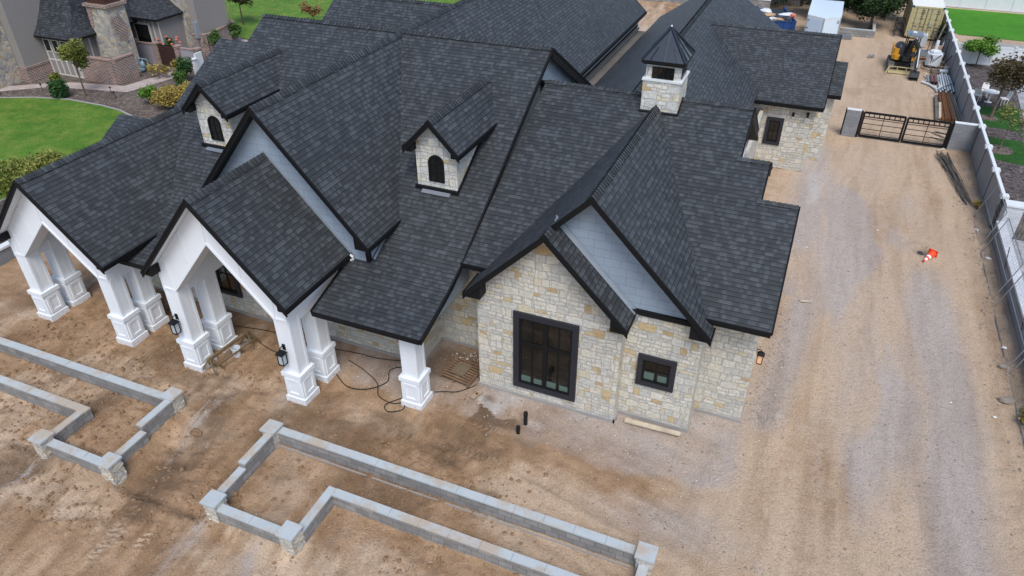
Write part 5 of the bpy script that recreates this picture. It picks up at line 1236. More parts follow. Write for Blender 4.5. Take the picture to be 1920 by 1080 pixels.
for i, (x, y, z, r, m, lab, cat) in enumerate([(5.2, 54.6, 1.75, (.5, .4, .32), BAGS, 'black rubbish bag heaped in the middle of the dumpster', 'rubbish bag'), (5.75, 54.2, 1.75, (.42, .45, .36), BAGS, 'dark bag bulging near the front right corner of the dumpster', 'rubbish bag'), (5.9, 55.1, 1.95, (.7, .3, .22), WTANK, 'white plastic sheet bundle hanging over the right rim of the dumpster', 'sheet bundle'), (6.3, 55.0, 1.9, (.28, .25, .25), SALMON, 'pinkish crumpled wrapping at the right rim of the dumpster', 'wrapping'), (4.6, 54.2, 1.75, (.4, .35, .22), WTANK, 'white foam lump near the front left of the dumpster', 'foam'), (4.5, 55.4, 1.8, (.6, .35, .25), CARD, 'torn cardboard heap along the left side of the dumpster', 'cardboard'), (4.4, 56.6, 1.85, (.5, .4, .3), WTANK, 'grey white wrapping heap at the back of the dumpster', 'wrapping')]):
    b = MB(); b.blob((x, y, z), r, m, i+3, .16, 10, 6); one('rubbish_bag' if 'bag' in cat else 'rubbish', b, lab, cat, 'rubbish in the dumpster', (x, y, z-r[2]))
b = MB(); b.slab([(4.5, 53.8, 1.9), (5.5, 53.9, 1.8), (5.5, 54.3, 1.85), (4.5, 54.25, 1.95)], .08, CARD); one('cardboard_box', b, 'flat tan cardboard sheet on the rubbish at the front of the dumpster', 'cardboard', 'rubbish in the dumpster', (5, 54, 1.8))
b = MB(); b.box((4.09, 53.49, .25), (6.26, 58.5, 1.55), BAGS); o = b.build('rubbish_fill'); tag(o, 'mixed dark rubbish filling the blue dumpster', 'rubbish', 'rubbish in the dumpster'); recentre(o, (5.2, 56, .25))
L0, L1, ang = Vector((5.3, 55.5, 0)), Vector((4.82, 51.13, 0)), R(16)     # the dumpster stands askew
for q in [dump_root]+[o for o in bpy.data.objects if o.get('group') == 'rubbish in the dumpster']:
    d = q.location-L0; q.location = L1+Vector((d.x*math.cos(ang)-d.y*math.sin(ang), d.x*math.sin(ang)+d.y*math.cos(ang), d.z*.8)); q.rotation_euler = (0, 0, ang); q.scale = (1, 1, .8)
rw = thing('block_wall', 'low grey block planter wall with pale cap below the orchard trees beside the trailer', 'wall', (11.3, 52, 0))
seg_wall(rw, (9.95, 52.4), (12.55, 52.4), .2, .62); seg_wall(rw, (12.65, 52.3), (12.65, 55.3), .2, .62)
bwl = thing('block_wall', 'grey block garden wall crossing the far end of the site between the rear roofs', 'wall', (-5, 58.5, 0))
b = MB(); b.box((-30, 58.4, -.2), (3.5, 58.7, .95), CMU); b.build('wall', bwl); b = MB(); b.box((-30, 58.36, .95), (3.5, 58.74, 1.02), CAPW); b.build('cap', bwl)
bw2 = thing('block_wall', 'grey block wall along the back of the site beyond the tan container', 'wall', (14, 71, 0))
b = MB(); b.box((4, 71, -.2), (18, 71.25, 1.6), CMU); b.build('wall', bw2)
t = thing('water_tank', 'white box shaped plastic tank with black straps on the dirt beside the excavator', 'tank', (16.85, 45.9, 0))
b = MB(); rbox(b, (16.35, 45.4, .08), (17.35, 46.5, .95), WTANK, .2); rbox(b, (16.5, 45.55, .95), (17.2, 46.35, 1.12), WTANK, .18); b.build('tank_body', t); b = MB(); b.box((16.62, 45.38, .3), (16.66, 45.4, .9), BLACK); b.tube([(16.5, 45.36, .95), (16.8, 45.32, .55), (17.2, 45.36, .98)], .03, BLACK, 6); b.box((16.66, 45.7, 1.12), (17.0, 46.0, 1.17), PAPER); b.build('strap', t); b = MB(); b.box((16.3, 45.5, .0), (17.3, 46.6, .08), BLACK); b.build('skid', t)
pt, _ = pallet('wooden_pallet', (17.3, 43.9, .06), R(6), 1.25, .9, WOODG, 'grey weathered pallet lying beside the white pipes near the boundary wall', nsl=6)
for i in range(8):
    x = 17.05+i*.115; z = .08+(i % 3)*.09; y1 = 43.3-.1*(i % 2); lab = ['white pipe lying straight in the stack by the boundary wall, outermost on the drive side', 'white pipe second from the drive side of the stack by the boundary wall', 'white pipe third from the drive side of the stack by the boundary wall', 'white pipe fourth from the drive side of the stack by the boundary wall', 'white pipe fourth from the wall side of the stack by the boundary wall', 'white pipe third from the wall side of the stack by the boundary wall', 'white pipe second from the wall side of the stack by the boundary wall', 'white pipe lying closest to the boundary wall'][i]
    b = MB(); b.tube([(x, 39.3+.08*(i % 3), z), (x+.0, 41, z), (x-.02*(i-3), y1, z)], .055, PVC, 8, cap=False); b.lathe if 0 else None; b.tube([(x, 39.28+.08*(i % 3), z), (x, 39.31+.08*(i % 3), z)], .05, BLACK, 8); one('plastic_pipe', b, lab, 'pipe', 'white pipes stacked by the boundary wall', (x, 41, 0))
b = MB(); b.tube([(15.95, 41.3, .08), (16.4, 40.9, .08), (16.75, 40.2, .08), (16.85, 39.7, .08)], .075, PVC, 8); one('plastic_pipe', b, 'curved white pipe lying apart in front of the two brown pipes', 'pipe', 'white pipes stacked by the boundary wall', (16.4, 40.6, 0))
b = MB(); b.tube([(16.8, 39.4, .1), (17.15, 40.7, .16)], .07, PVC, 8); one('plastic_pipe', b, 'short white pipe lying slanted against the curved white pipe', 'pipe', 'white pipes stacked by the boundary wall', (17, 40, 0))
for x, lab in ((16.62, 'brown drain pipe, left of the pair lying by the white pipes'), (16.86, 'brown drain pipe, right of the pair lying by the white pipes')):
    b = MB(); b.tube([(x, 41.2, .12), (x, 42.8, .12)], .12, BROWNP, 12); b.tube([(x, 41.18, .12), (x, 41.21, .12)], .10, BLACK, 12); one('drain_pipe', b, lab, 'pipe', 'brown drain pipes', (x, 42, 0))
for x, lab in ((16.40, 'grey pipe beside the left brown drain pipe'), (17.02, 'grey pipe beside the right brown drain pipe')):
    b = MB(); b.tube([(x, 41.6, .09), (x, 42.9, .09)], .085, FLASH, 10); one('grey_pipe', b, lab, 'pipe', 'grey pipes', (x, 42.2, 0))
cols = [WOODG, PALE, RUSTW, RUSTW, RUSTW, RUSTW, WOODG, WOODG, PALE]
names = ['grey board on the left of the old lumber stack behind the gate', 'pale short board second from the left of the old lumber stack', 'dark rusty brown board third from the left of the old lumber stack', 'rusty brown board left of the middle of the old lumber stack', 'reddish brown board in the middle of the old lumber stack', 'brightest reddish board right of the middle of the old lumber stack', 'dark grey board third from the right of the old lumber stack', 'dark grey board second from the right of the old lumber stack', 'thin pale strip at the right edge of the old lumber stack']
for i in range(9):
    x = 16.45+i*.165; y0 = 33.6+(i == 1)*.2; y1 = 38.9-(i == 1)*2.2-(i in (0, 8))*.6; w = .15 if i < 8 else .05
    b = MB(); b.bar((x+.02*i, y0, .12+.05*(i % 2)), (x-.03*(i-4)+.1, y1, .12+.05*(i % 2)), w, .12+.06*(i in (4, 5)), cols[i]); one('lumber_board', b, names[i], 'board', 'old lumber stacked behind the gate', (x, 36, 0))
rb = random.Random(4)
for i in range(40):
    x0 = 16.35+rb.uniform(-.28, .38); x1 = 17.2+rb.uniform(-.2, .2); b = MB(); z = .03+rb.uniform(0, .14)
    b.tube([(x0, 27.9+rb.uniform(-.5, .3), z), ((x0+x1)/2+rb.uniform(-.05, .05), 25, z), (x1, 21.9+rb.uniform(-.5, .6), z)], .014, WOODG if i % 3 else DSTEEL, 5)
    one('metal_stake', b, 'dark thin rod in the long bundle on the ground in front of the gate wall', 'rod', 'dark rods bundled in front of the gate wall', (16.7, 25, 0))
for i, (a, c, lab) in enumerate([((16.15, 31.3), (16.95, 30.6), 'pale board lying behind the gate, upper of three'), ((16.05, 30.6), (16.75, 30.1), 'pale board lying behind the gate, middle of three'), ((16.3, 31.7), (17.0, 31.4), 'pale board lying behind the gate, nearest the lumber stack'), ((16.2, 28.35), (16.6, 28.75), 'short pale board leaning at the foot of the gate wall')]):
    b = MB(); b.bar((*a, .06), (*c, .08), .14, .05, PALE); one('loose_board', b, lab, 'board', 'loose boards by the gate', (*a, 0))
# racks with stone and boxes, bulk bag
def rack(x0, y0, x1, y1, h, lab, n=2):
    t = thing('metal_rack', lab, 'rack', ((x0+x1)/2, (y0+y1)/2, 0)); b = MB()
    for x in (x0, x1):
        for y in (y0, y1): b.bar((x, y, 0), (x, y, h), .05, .05, DSTEEL)
    for k in range(n):
        z = .15+(h-.2)*k/max(1, n-1)
        b.bar((x0, y0, z), (x1, y0, z), .05, .05, DSTEEL); b.bar((x0, y1, z), (x1, y1, z), .05, .05, DSTEEL); b.bar((x0, y0, z), (x0, y1, z), .05, .05, DSTEEL); b.bar((x1, y0, z), (x1, y1, z), .05, .05, DSTEEL)
    b.build('frame', t); return t
rack(16.7, 47.6, 17.75, 49.6, 1.7, 'dark open metal rack full of stone and boxes by the boundary wall')
rack(14.35, 53.6, 14.95, 55.4, 1.2, 'dark metal frame leaning at the left side of the tan container', 3)
r3 = random.Random(9)
for i, (x, y, z, s, m, lab) in enumerate([(16.95, 48.6, .4, .30, CARD, 'tan stone lump low in the dark metal rack'), (17.35, 48.9, .4, .32, ROCK, 'pale rock low in the dark metal rack near the wall'), (17.2, 48.2, .75, .28, CARD, 'tan carton near the top of the dark metal rack'), (17.5, 47.9, .35, .22, PAPER, 'white carton at the front of the dark metal rack')]):
    b = MB(); (b.blob((x, y, z), (s, s, s*.8), m, i, .2) if m is ROCK else b.prism([(x-s, y-s*.6, z-s*.6), (x+s, y-s*.5, z-s*.6), (x+s*.9, y+s*.6, z-s*.6), (x-s*.9, y+s*.5, z-s*.6)], (0, .05, s*1.2), m)); one('stored_box', b, lab, 'box', 'stone and cartons in the rack', (x, y, z-s))
b = MB(); b.tube([(17.05, 47.75, .2), (17.1, 48.3, 1.3)], .12, PVC, 10); one('plastic_pipe', b, 'thick white pipe standing upright in the dark metal rack', 'pipe', None, (17.05, 47.8, 0))
t = thing('bulk_bag', 'whitish bulk bag standing in front of the tan container', 'bag', (16.2, 51.5, 0)); b = MB(); rbox(b, (15.75, 51, 0), (16.65, 52, .9), CLEARB, .12); b.build('bag_body', t); b = MB()
for x in (15.85, 16.55): b.tube([(x, 51.1, .88), (x, 51.3, 1.1), (x, 51.5, .88)], .02, PAPER, 5)
b.build('handle', t)
b = MB(); b.bar((17.2, 50.4, .1), (17.75, 52.2, 1.7), .12, .05, WOODG); one('leaning_board', b, 'grey board leaning on the boundary wall beside the tan container', 'board', None, (17.2, 50.4, 0))
b = MB(); b.bar((17.35, 44.4, .5), (17.85, 45.0, 1.1), .05, .05, BLACK); one('black_pole', b, 'short black pole propped on the boundary wall above the grey pallet', 'pole', None, (17.35, 44.4, .4))
for i, (x, y) in enumerate([(12.35, 46.2), (12.6, 46.35)]):
    b = MB(); b.box((x, y, 0), (x+.2, y+.3, .2), CMU); one('concrete_block', b, ['grey block standing alone on the dirt left of the excavator', 'second grey block touching the first on the dirt left of the excavator'][i], 'block', None, (x, y, 0))
for i, (x, y, s) in enumerate([(9.2, 12.1, .07), (10.0, 14.2, .06), (13.0, 17.1, .06), (17.35, 18.9, .12), (17.5, 16.0, .14), (17.35, 9.3, .12), (16.6, 5.1, .07), (15.3, 5.3, .05)]):
    b = MB(); b.blob((x, y, gz(x, y)+.03), (s, s*.6, s*.4), PAPER, i, .3, 7, 4)
    one('paper_scrap', b, ['white scrap on the gravel drive nearest the house roof edge', 'white scrap on the gravel drive farther from the house than its neighbour', 'white scrap on the drive left of the fallen cone', 'white rag by the fence frame under the brick pier', 'clear plastic scrap under the second fence frame', 'white rag in the soil under the third fence frame', 'white scrap on bare dirt near the nearest pale rock', 'small white scrap on the dirt left of the nearest pale rock'][i], 'scrap', 'white scraps on the drive', (x, y, 0))
for i, (x, y, s, m, lab) in enumerate([(17.45, 46.8, .22, ROCK, 'pale broken rock on the ground between the dark metal rack and the boundary wall'), (17.6, 46.2, .18, CLOD, 'brown clod of soil against the boundary wall beside the white tank'), (17.05, 46.95, .16, ROCK, 'small pale rock between the white tank and the dark metal rack'), (17.55, 45.5, .2, ROCK, 'grey rock between the white tank and the boundary wall')]):
    b = MB(); b.blob((x, y, s*.4), (s, s*.8, s*.5), m, i+40, .22, 8, 5); one('rubble_rock', b, lab, 'rock', 'rubble along the boundary wall', (x, y, 0))
b = MB(); b.bar((16.0, 47.2, .1), (17.6, 47.35, .12), .16, .14, RUSTW); one('steel_beam', b, 'dark reddish beam lying in front of the dark metal rack', 'beam', None, (16.8, 47.2, 0))
b = MB(); b.tube([(16.75, 39.0, .34), (17.9, 40.9, .36)], .04, STEEL, 7); one('steel_tube', b, 'thin grey tube lying across the stack of white pipes', 'tube', None, (17.3, 40, .3))
b = MB(); b.tube([(16.2, 43.0, .05), (16.35, 42.2, .05), (16.2, 41.6, .05)], .03, PVC, 6); one('plastic_pipe', b, 'thin white pipe offcut on the dirt left of the grey pipe', 'pipe', None, (16.2, 42.3, 0))
b = MB(); b.box((17.2, 43.7, .22), (17.75, 44.1, .32), WTANK); one('plastic_tray', b, 'flat whitish tray lying on the grey weathered pallet', 'tray', None, (17.4, 43.9, .22))
t = thing('hose_coil', 'black coil of hose lying on the dirt in front of the white tank', 'hose', (16.6, 44.75, 0)); b = MB(); pts = [(16.6+(.28+.012*k)*math.cos(k*.5), 44.75+(.28+.012*k)*math.sin(k*.5), .03+.004*k) for k in range(40)]; b.tube(pts, .022, RUBBER, 6); b.build('hose', t)
t = thing('crate', 'grey plastic crate on the dirt between the white tank and the bulk bag', 'crate', (16.3, 48.6, 0)); b = MB()
for lo, hi in (((16.0, 48.3, .02), (16.6, 48.34, .36)), ((16.0, 48.86, .02), (16.6, 48.9, .36)), ((16.0, 48.34, .02), (16.04, 48.86, .36)), ((16.56, 48.34, .02), (16.6, 48.86, .36)), ((16.04, 48.34, .02), (16.56, 48.86, .06))): b.box(lo, hi, FLASH)
b.build('crate_body', t)
t = thing('bucket', 'white bucket standing by the boundary wall beside the grey weathered pallet', 'bucket', (17.72, 44.75, 0)); b = MB(); b.lathe([(.13, 0), (.16, .36), (.17, .38), (.15, .38), (.135, .2)], (17.72, 44.75, 0), WTANK, 14); b.build('bucket_body', t)
b = MB(); b.bar((16.05, 49.8, .05), (17.4, 50.2, .05), .2, .06, PALE); one('loose_board', b, 'long pale board lying on the dirt in front of the bulk bag', 'board', None, (16.7, 50, 0))
b = MB(); b.tube([(17.2, 47.2, .05), (17.75, 49.9, .9)], .05, PVC, 8); one('plastic_pipe', b, 'long white pipe leaning on the boundary wall behind the dark metal rack', 'pipe', None, (17.2, 47.2, 0))
scatter('yard_scraps', 160, lambda r: (min(17.8, r.normal(17.0, .45)), r.uniform(38, 48)), PAPER, .02, .08, 18)
# ------------------------------------------------------------------ trees and plants
def crown(cs, n, leaf, m, seed, parent, name='crown', flat=1.0):
    """leaf faces scattered through several uneven clumps; cs: list of (centre, radii)"""
    r = np.random.default_rng(seed); V = []; U = []
    vol = np.array([c[1][0]*c[1][1]*c[1][2] for c in cs]); vol = vol/vol.sum()
    for (c, rad), fr in zip(cs, vol):
        k = int(n*fr)+1
        d = r.normal(size=(k, 3)); d /= np.linalg.norm(d, axis=1)[:, None]; q = r.random(k)**.42
        tw = r.integers(0, 9, k)
        p = d*q[:, None]*np.array(rad)*(.8+.35*r.random((k, 1)))+np.array(c)
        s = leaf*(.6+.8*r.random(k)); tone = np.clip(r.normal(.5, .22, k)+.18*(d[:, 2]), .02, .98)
        a = r.normal(size=(k, 3)); a[:, 2] *= .5; a /= np.linalg.norm(a, axis=1)[:, None]
        b_ = np.cross(a, r.normal(size=(k, 3))); b_ /= np.linalg.norm(b_, axis=1)[:, None]
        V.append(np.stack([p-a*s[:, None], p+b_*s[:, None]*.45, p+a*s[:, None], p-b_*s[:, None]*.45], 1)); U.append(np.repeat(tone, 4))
    V = np.concatenate(V); U = np.concatenate(U); k = len(V)
    off = Vector((0, 0, 0)); q = parent
    while q is not None: off += q.location; q = q.parent
    V = V-np.array(off)
    me = bpy.data.meshes.new(name); me.vertices.add(k*4); me.vertices.foreach_set('co', V.astype(np.float32).ravel())
    me.loops.add(k*4); me.loops.foreach_set('vertex_index', np.arange(k*4, dtype=np.int32)); me.polygons.add(k)
    me.polygons.foreach_set('loop_start', np.arange(k, dtype=np.int32)*4); me.polygons.foreach_set('loop_total', np.full(k, 4, np.int32))
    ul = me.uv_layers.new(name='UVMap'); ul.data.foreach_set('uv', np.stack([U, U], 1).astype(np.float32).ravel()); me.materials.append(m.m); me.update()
    o = bpy.data.objects.new(name, me); COL.objects.link(o)
    if parent is not None: o.parent = parent
    return o
def clumps(c, r, n, seed, k=.55):
    rr = random.Random(seed); out = []
    for i in range(n):
        a = rr.uniform(0, 6.28); e = rr.uniform(-.6, 1.0); q = rr.uniform(.35, .8)
        out.append(((c[0]+r[0]*q*math.cos(a)*math.cos(e), c[1]+r[1]*q*math.sin(a)*math.cos(e), c[2]+r[2]*q*math.sin(e)), tuple(x*k*rr.uniform(.7, 1.15) for x in r)))
    return out
def plant(name, lab, cat, base, h, r, m, n, leaf, seed, trunk=True, tr=.06, k=.5, ncl=9, group=None, lean=(0, 0)):
    t = thing(name, lab, cat, (base[0], base[1], 0), group); x, y = base; c = (x+lean[0], y+lean[1], h-r[2])
    if trunk:
        b = MB(); rr = random.Random(seed); zt = h-r[2]*1.5
        b.tube([(x, y, -.1), (x+lean[0]*.4, y+lean[1]*.4, zt*.5), (x+lean[0]*.8, y+lean[1]*.8, max(zt, .2)), (c[0], c[1], h-r[2]*.4)], [tr*1.4, tr, tr*.85, tr*.35], BARK, 7)
        for i in range(6):
            a = rr.uniform(0, 6.28); z0 = max(zt, .15)*rr.uniform(.85, 1.1); b.tube([(x+lean[0]*.8, y+lean[1]*.8, z0), (c[0]+r[0]*.35*math.cos(a), c[1]+r[1]*.35*math.sin(a), c[2]-r[2]*.1), (c[0]+r[0]*.7*math.cos(a), c[1]+r[1]*.7*math.sin(a), c[2]+r[2]*.3)], [tr*.5, tr*.35, tr*.12], BARK, 5)
        b.build('trunk', t)
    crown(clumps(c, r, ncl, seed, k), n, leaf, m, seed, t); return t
L_OL = m_leaf('yellow_green_leaves', [(0, (.055, .08, .012)), (.5, (.14, .165, .03)), (1, (.27, .27, .07))])
L_DK = m_leaf('dark_citrus_leaves', [(0, (.008, .018, .006)), (.5, (.022, .05, .012)), (1, (.06, .10, .025))])
L_TOP = m_leaf('deep_green_leaves', [(0, (.01, .03, .01)), (.5, (.025, .075, .018)), (1, (.05, .13, .03))])
L_BR = m_leaf('bright_green_leaves', [(0, (.03, .08, .008)), (.5, (.08, .19, .02)), (1, (.17, .30, .04))])
L_YEL = m_leaf('straw_yellow_leaves', [(0, (.12, .09, .02)), (.5, (.27, .20, .045)), (1, (.42, .33, .09))])
L_BRN = m_leaf('bronze_leaves', [(0, (.025, .022, .012)), (.5, (.07, .055, .025)), (1, (.16, .11, .05))])
L_MID = m_leaf('mid_green_leaves', [(0, (.02, .05, .012)), (.5, (.05, .11, .022)), (1, (.11, .18, .04))])
plant('young_tree', 'young yellow green tree beside the garden path in front of the brick wall', 'tree', (-37.5, 16.4), 3.9, (1.0, 1.0, 1.25), L_OL, 3200, .085, 11, tr=.05)
t = thing('topiary_bush', 'dense dark green clipped barrel shaped bush beside the garden path', 'bush', (-38.9, 15.6, 0)); crown([((-38.9, 15.6, .3+.22*k), (.62, .62, .3)) for k in range(4)], 2200, .09, L_TOP, 12, t)
b = MB(); b.tube([(-38.9, 15.6, -.05), (-38.9, 15.6, .4)], .06, BARK, 6); b.build('trunk', t)
plant('round_bush', 'small round bright green bush in the gravel bed near the lawn edge', 'bush', (-32.2, 16.9), 1.25, (.62, .62, .62), L_BR, 1300, .08, 13, tr=.03, k=.6)
plant('grassy_shrub', 'spreading straw yellow shrub in the gravel bed behind the dormer roof', 'shrub', (-30.1, 17.4), 1.7, (1.55, 1.9, .85), L_YEL, 6500, .075, 14, tr=.03)
plant('dark_shrub', 'small dark green shrub in the gravel bed just above the straw yellow shrub', 'shrub', (-31.5, 18.9), .9, (.45, .45, .45), L_TOP, 500, .08, 15, tr=.02)
plant('dark_shrub', 'tall dark bushy shrub against the lilac panel of the courtyard wall', 'shrub', (-33.3, 21.6), 2.0, (.75, .6, 1.0), L_TOP, 1800, .08, 16, tr=.03)
plant('dark_shrub', 'rounded mid green shrub in front of the tall dark shrub by the courtyard wall', 'shrub', (-32.8, 20.5), 1.15, (.6, .5, .6), L_MID, 700, .09, 17, tr=.03)
plant('sparse_shrub', 'sparse yellowish twiggy shrub beside the garden path near the gas meters', 'shrub', (-35.6, 21.2), 1.3, (1.0, .6, .7), L_YEL, 330, .10, 18, tr=.02)
plant('sparse_shrub', 'thin yellowish shrub in front of the brown courtyard door', 'shrub', (-34.7, 22.3), 1.4, (.45, .4, .6), L_YEL, 260, .09, 19, tr=.02)
plant('low_plant', 'low reddish green plant at the foot of the cream bay wall', 'plant', (-41.8, 17.6), .9, (.5, .4, .45), L_OL, 350, .09, 20, tr=.02)
plant('yellow_shrub', 'flat yellow green shrub at the left edge of the lawn', 'shrub', (-44.0, 14.0), .5, (.9, .5, .28), L_OL, 600, .08, 21, tr=.02)
plant('big_shrub', 'large yellow green shrub beside the left porch roof at the edge of the picture', 'shrub', (-26.6, 4.2), 2.5, (1.8, 2.1, 1.25), L_OL, 9000, .085, 22, tr=.06)
plant('lawn_tree', 'small dark tree standing alone on the back lawn', 'tree', (-39.9, 35.6), 4.3, (1.45, 1.45, 1.5), L_BRN, 2600, .12, 23, tr=.06)
plant('reddish_shrub', 'thin reddish shrub on the back lawn just above the main roof ridge', 'shrub', (-34.4, 38.6), 1.7, (1.4, .8, .75), m_leaf('rust_leaves', [(0, (.08, .025, .015)), (1, (.24, .08, .04))]), 240, .14, 24, tr=.03)
for i, (x, y) in enumerate([(-42.9, 35.6), (-41.4, 35.9)]):
    b = MB(); b.tube([(x, y, -.05), (x-.1, y, 1.6), (x-.12, y+.05, 3.6)], [.05, .035, .015], PALE, 6); one('sapling', b, ['bare pale sapling stem on the back lawn, nearer the stone house corner', 'bare pale sapling stem on the back lawn, farther from the stone house corner'][i], 'sapling', None, (x, y, 0))
for i, (x, y, h, r, s) in enumerate([(9.6, 56.6, 4.2, (2.4, 2.2, 1.9), 31), (12.4, 55.2, 3.9, (2.0, 2.0, 1.7), 32), (13.6, 60.2, 4.0, (2.2, 2.2, 1.8), 33), (2.2, 62.0, 4.2, (2.6, 2.4, 1.9), 34), (6.2, 61.8, 4.4, (2.6, 2.4, 2.0), 35), (-1.8, 62.2, 3.9, (2.4, 2.4, 1.8), 36), (-6.5, 62.4, 4.2, (2.5, 2.4, 1.9), 37), (10.4, 63, 4.4, (2.6, 2.4, 2.0), 38), (7.4, 58.2, 3.9, (2.0, 1.6, 1.7), 39), (3.2, 60.0, 3.6, (2.2, 1.6, 1.6), 40)]):
    plant('orchard_tree', ['dark leafy orchard tree directly behind the trailer nose', 'dark leafy orchard tree overhanging the low planter wall right of the trailer', 'dark leafy orchard tree at the dirt lane left of the tan container', 'dark orchard tree seen between the two rear roofs, right one', 'dark orchard tree directly behind the blue dumpster', 'dark orchard tree seen between the two rear roofs, left one', 'dark orchard tree farthest left behind the rear garden wall', 'dark orchard tree in the back row behind the trailer', 'dark orchard tree squeezed between the dumpster and the trailer roof', 'dark orchard tree at the back left corner of the blue dumpster'][i], 'tree', (x, y), h, r, L_DK, 6500, .12, s, tr=.12, k=.6, ncl=12, group='orchard trees behind the site')
t = thing('crate_grate', 'dark slatted rack lying under the orchard tree behind the low planter wall', 'rack', (11.6, 53.3, 0)); b = MB()
for i in range(6): b.bar((11.2, 52.9+i*.2, .32), (12.0, 52.9+i*.2, .32), .05, .04, BLACK)
b.build('slats', t); b = MB(); b.bar((11.25, 52.85, .28), (11.25, 54, .28), .04, .04, BLACK); b.bar((11.95, 52.85, .28), (11.95, 54, .28), .04, .04, BLACK); b.build('frame', t)
plant('round_tree', 'bright green leafy shrub tree in the right neighbour yard below the white fence', 'tree', (19.9, 46.9), 2.4, (1.25, 1.2, .85), L_BR, 3200, .09, 41, tr=.04)
plant('bronze_tree', 'bronze brown tree over the white garden chairs in the right neighbour yard', 'tree', (19.7, 35.4), 4.2, (1.75, 1.75, 1.35), L_BRN, 4200, .10, 42, tr=.07, k=.55, ncl=14, lean=(.25, 1.0))
plant('thin_tree', 'thin sparse young tree in the gravel ring on the dark turf', 'tree', (19.56, 30.0), 2.8, (1.05, 1.0, .95), L_OL, 420, .09, 43, tr=.03, lean=(.2, .6))
plant('wall_creeper', 'dark green creeper growing between the tan container and the boundary wall', 'creeper', (17.75, 53.0), 1.9, (.28, 1.9, .9), L_DK, 1500, .10, 44, trunk=True, tr=.02)
plant('weed', 'small dry weed at the foot of the boundary wall near the rods', 'weed', (17.55, 21.2), .45, (.28, .3, .2), L_YEL, 220, .06, 45, tr=.01)
plant('weed', 'dry brown weed at the right edge beside the nearest fence frame', 'weed', (17.5, 5.2), .5, (.28, .7, .25), L_YEL, 420, .06, 46, tr=.01)
# ------------------------------------------------------------------ right neighbour
def vinyl(name, lab, x0, x1, y, h, step, gate=None):
    t = thing(name, lab, 'fence', ((x0+x1)/2, y, 0)); n = int((x1-x0)/step)
    for i in range(n):
        a = x0+i*step; b = MB(); b.box((a+.06, y-.03, .05), (a+step-.06, y+.03, h-.05), CAPW); b.box((a+.05, y-.045, h-.12), (a+step-.05, y+.045, h), CAPW); b.box((a+.05, y-.045, .02), (a+step-.05, y+.045, .14), CAPW); b.build('panel', t)
    for i in range(n+1):
        a = x0+i*step; b = MB(); b.box((a-.07, y-.07, 0), (a+.07, y+.07, h+.05), CAPW); b.box((a-.1, y-.1, h+.05), (a+.1, y+.1, h+.1), CAPW); b.build('post', t)
    return t
vinyl('vinyl_fence', 'tall white vinyl fence beyond the bright lawn at the top right corner', 18.2, 36, 66.9, 2.3, 2.2)
vf = vinyl('vinyl_fence', 'lower white vinyl fence with a gate between the bright lawn and the gravel yard', 18.2, 30, 47.6, 1.45, 1.35)
b = MB()
for x in (21.0, 22.25):
    for z in (.35, 1.15): b.box((x, 47.5, z), (x+.16, 47.56, z+.08), BLACK)
b.build('gate_hinge', vf)
def chair(x, y, a, lab):
    t = thing('garden_chair', lab, 'chair', (x, y, 0), 'white garden chairs under the bronze tree'); ca, sa = math.cos(a), math.sin(a)
    P = lambda u, v, z: (x+u*ca-v*sa, y+u*sa+v*ca, z)
    b = MB(); b.prism([P(-.22, -.22, .42), P(.22, -.22, .42), P(.22, .22, .42), P(-.22, .22, .42)], (0, 0, .035), PAPER); b.build('seat', t)
    b = MB(); b.prism([P(-.22, .2, .5), P(.22, .2, .5), P(.2, .27, .88), P(-.2, .27, .88)], (ca*0-sa*.02, ca*.02, 0), PAPER); b.build('backrest', t)
    for u in (-.19, .19):
        for v in (-.19, .19): b = MB(); b.bar(P(u, v, .0), P(u, v, .44), .03, .03, PAPER); b.build('leg', t)
chair(19.15, 38.6, 2.6, 'white garden chair left of the bronze tree trunk'); chair(19.7, 39.7, 0, 'white garden chair farthest back under the bronze tree'); chair(20.7, 38.4, -1.3, 'white garden chair right of the bronze tree trunk')
t = thing('garden_table', 'round white garden table between the chairs under the bronze tree', 'table', (19.9, 38.7, 0)); b = MB(); b.lathe([(.5, .70), (.5, .73)], (19.9, 38.7, 0), PAPER, 20); b.build('tabletop', t); b = MB(); b.lathe([(.25, 0), (.05, .06), (.04, .7)], (19.9, 38.7, 0), PAPER, 12); b.build('pedestal', t)
# ------------------------------------------------------------------ left neighbour: brick and stone house with courtyard
nb = thing('brick_house', 'neighbouring stone and brick house with dark flared roofs at the top left corner', 'house', (-42, 20, 0))
wall('stone_wall', (-50, 8, 0), (-44.4, 17.02, 7.0), RIVER, nb)
b = MB(); b.prism([(-44.39, 8, 3.4), (-44.39, 14.6, 3.4), (-44.39, 15.6, 1.9), (-44.39, 16.6, 3.2), (-44.39, 16.95, 6.8), (-44.39, 8, 6.8)], (.03, 0, 0), RUSTY); b.build('brick_patch', nb)
b = MB(); b.box((-44.4, 13.1, .9), (-44.37, 14.5, 2.4), GLASS); wn = b.build('window', nb); b = MB(); b.box((-44.45, 12.9, .72), (-44.3, 14.7, .88), RUSTY); b.build('sill', wn)
wall('stucco_wall', (-44.6, 17.05, 0), (-43.62, 19.5, 8.0), STUCCO, nb)
b = MB(); b.box((-44.7, 16.98, 0), (-43.55, 19.0, .98), RUSTY); b.box((-44.72, 16.94, .98), (-43.50, 19.0, 1.10), RUSTY); b.box((-44.72, 16.92, 0), (-43.50, 19.0, .14), RUSTY); b.build('brick_wainscot', nb)
wall('bay_wall', (-43.6, 18.95, 0), (-40.4, 24.0, 3.0), STUCCO, nb)
b = MB()
for x in (-43.45, -42.85, -42.3, -41.75, -41.2, -40.65, -40.45): b.box((x-.045, 18.91, .1), (x+.045, 18.95, 2.95), CREAM)
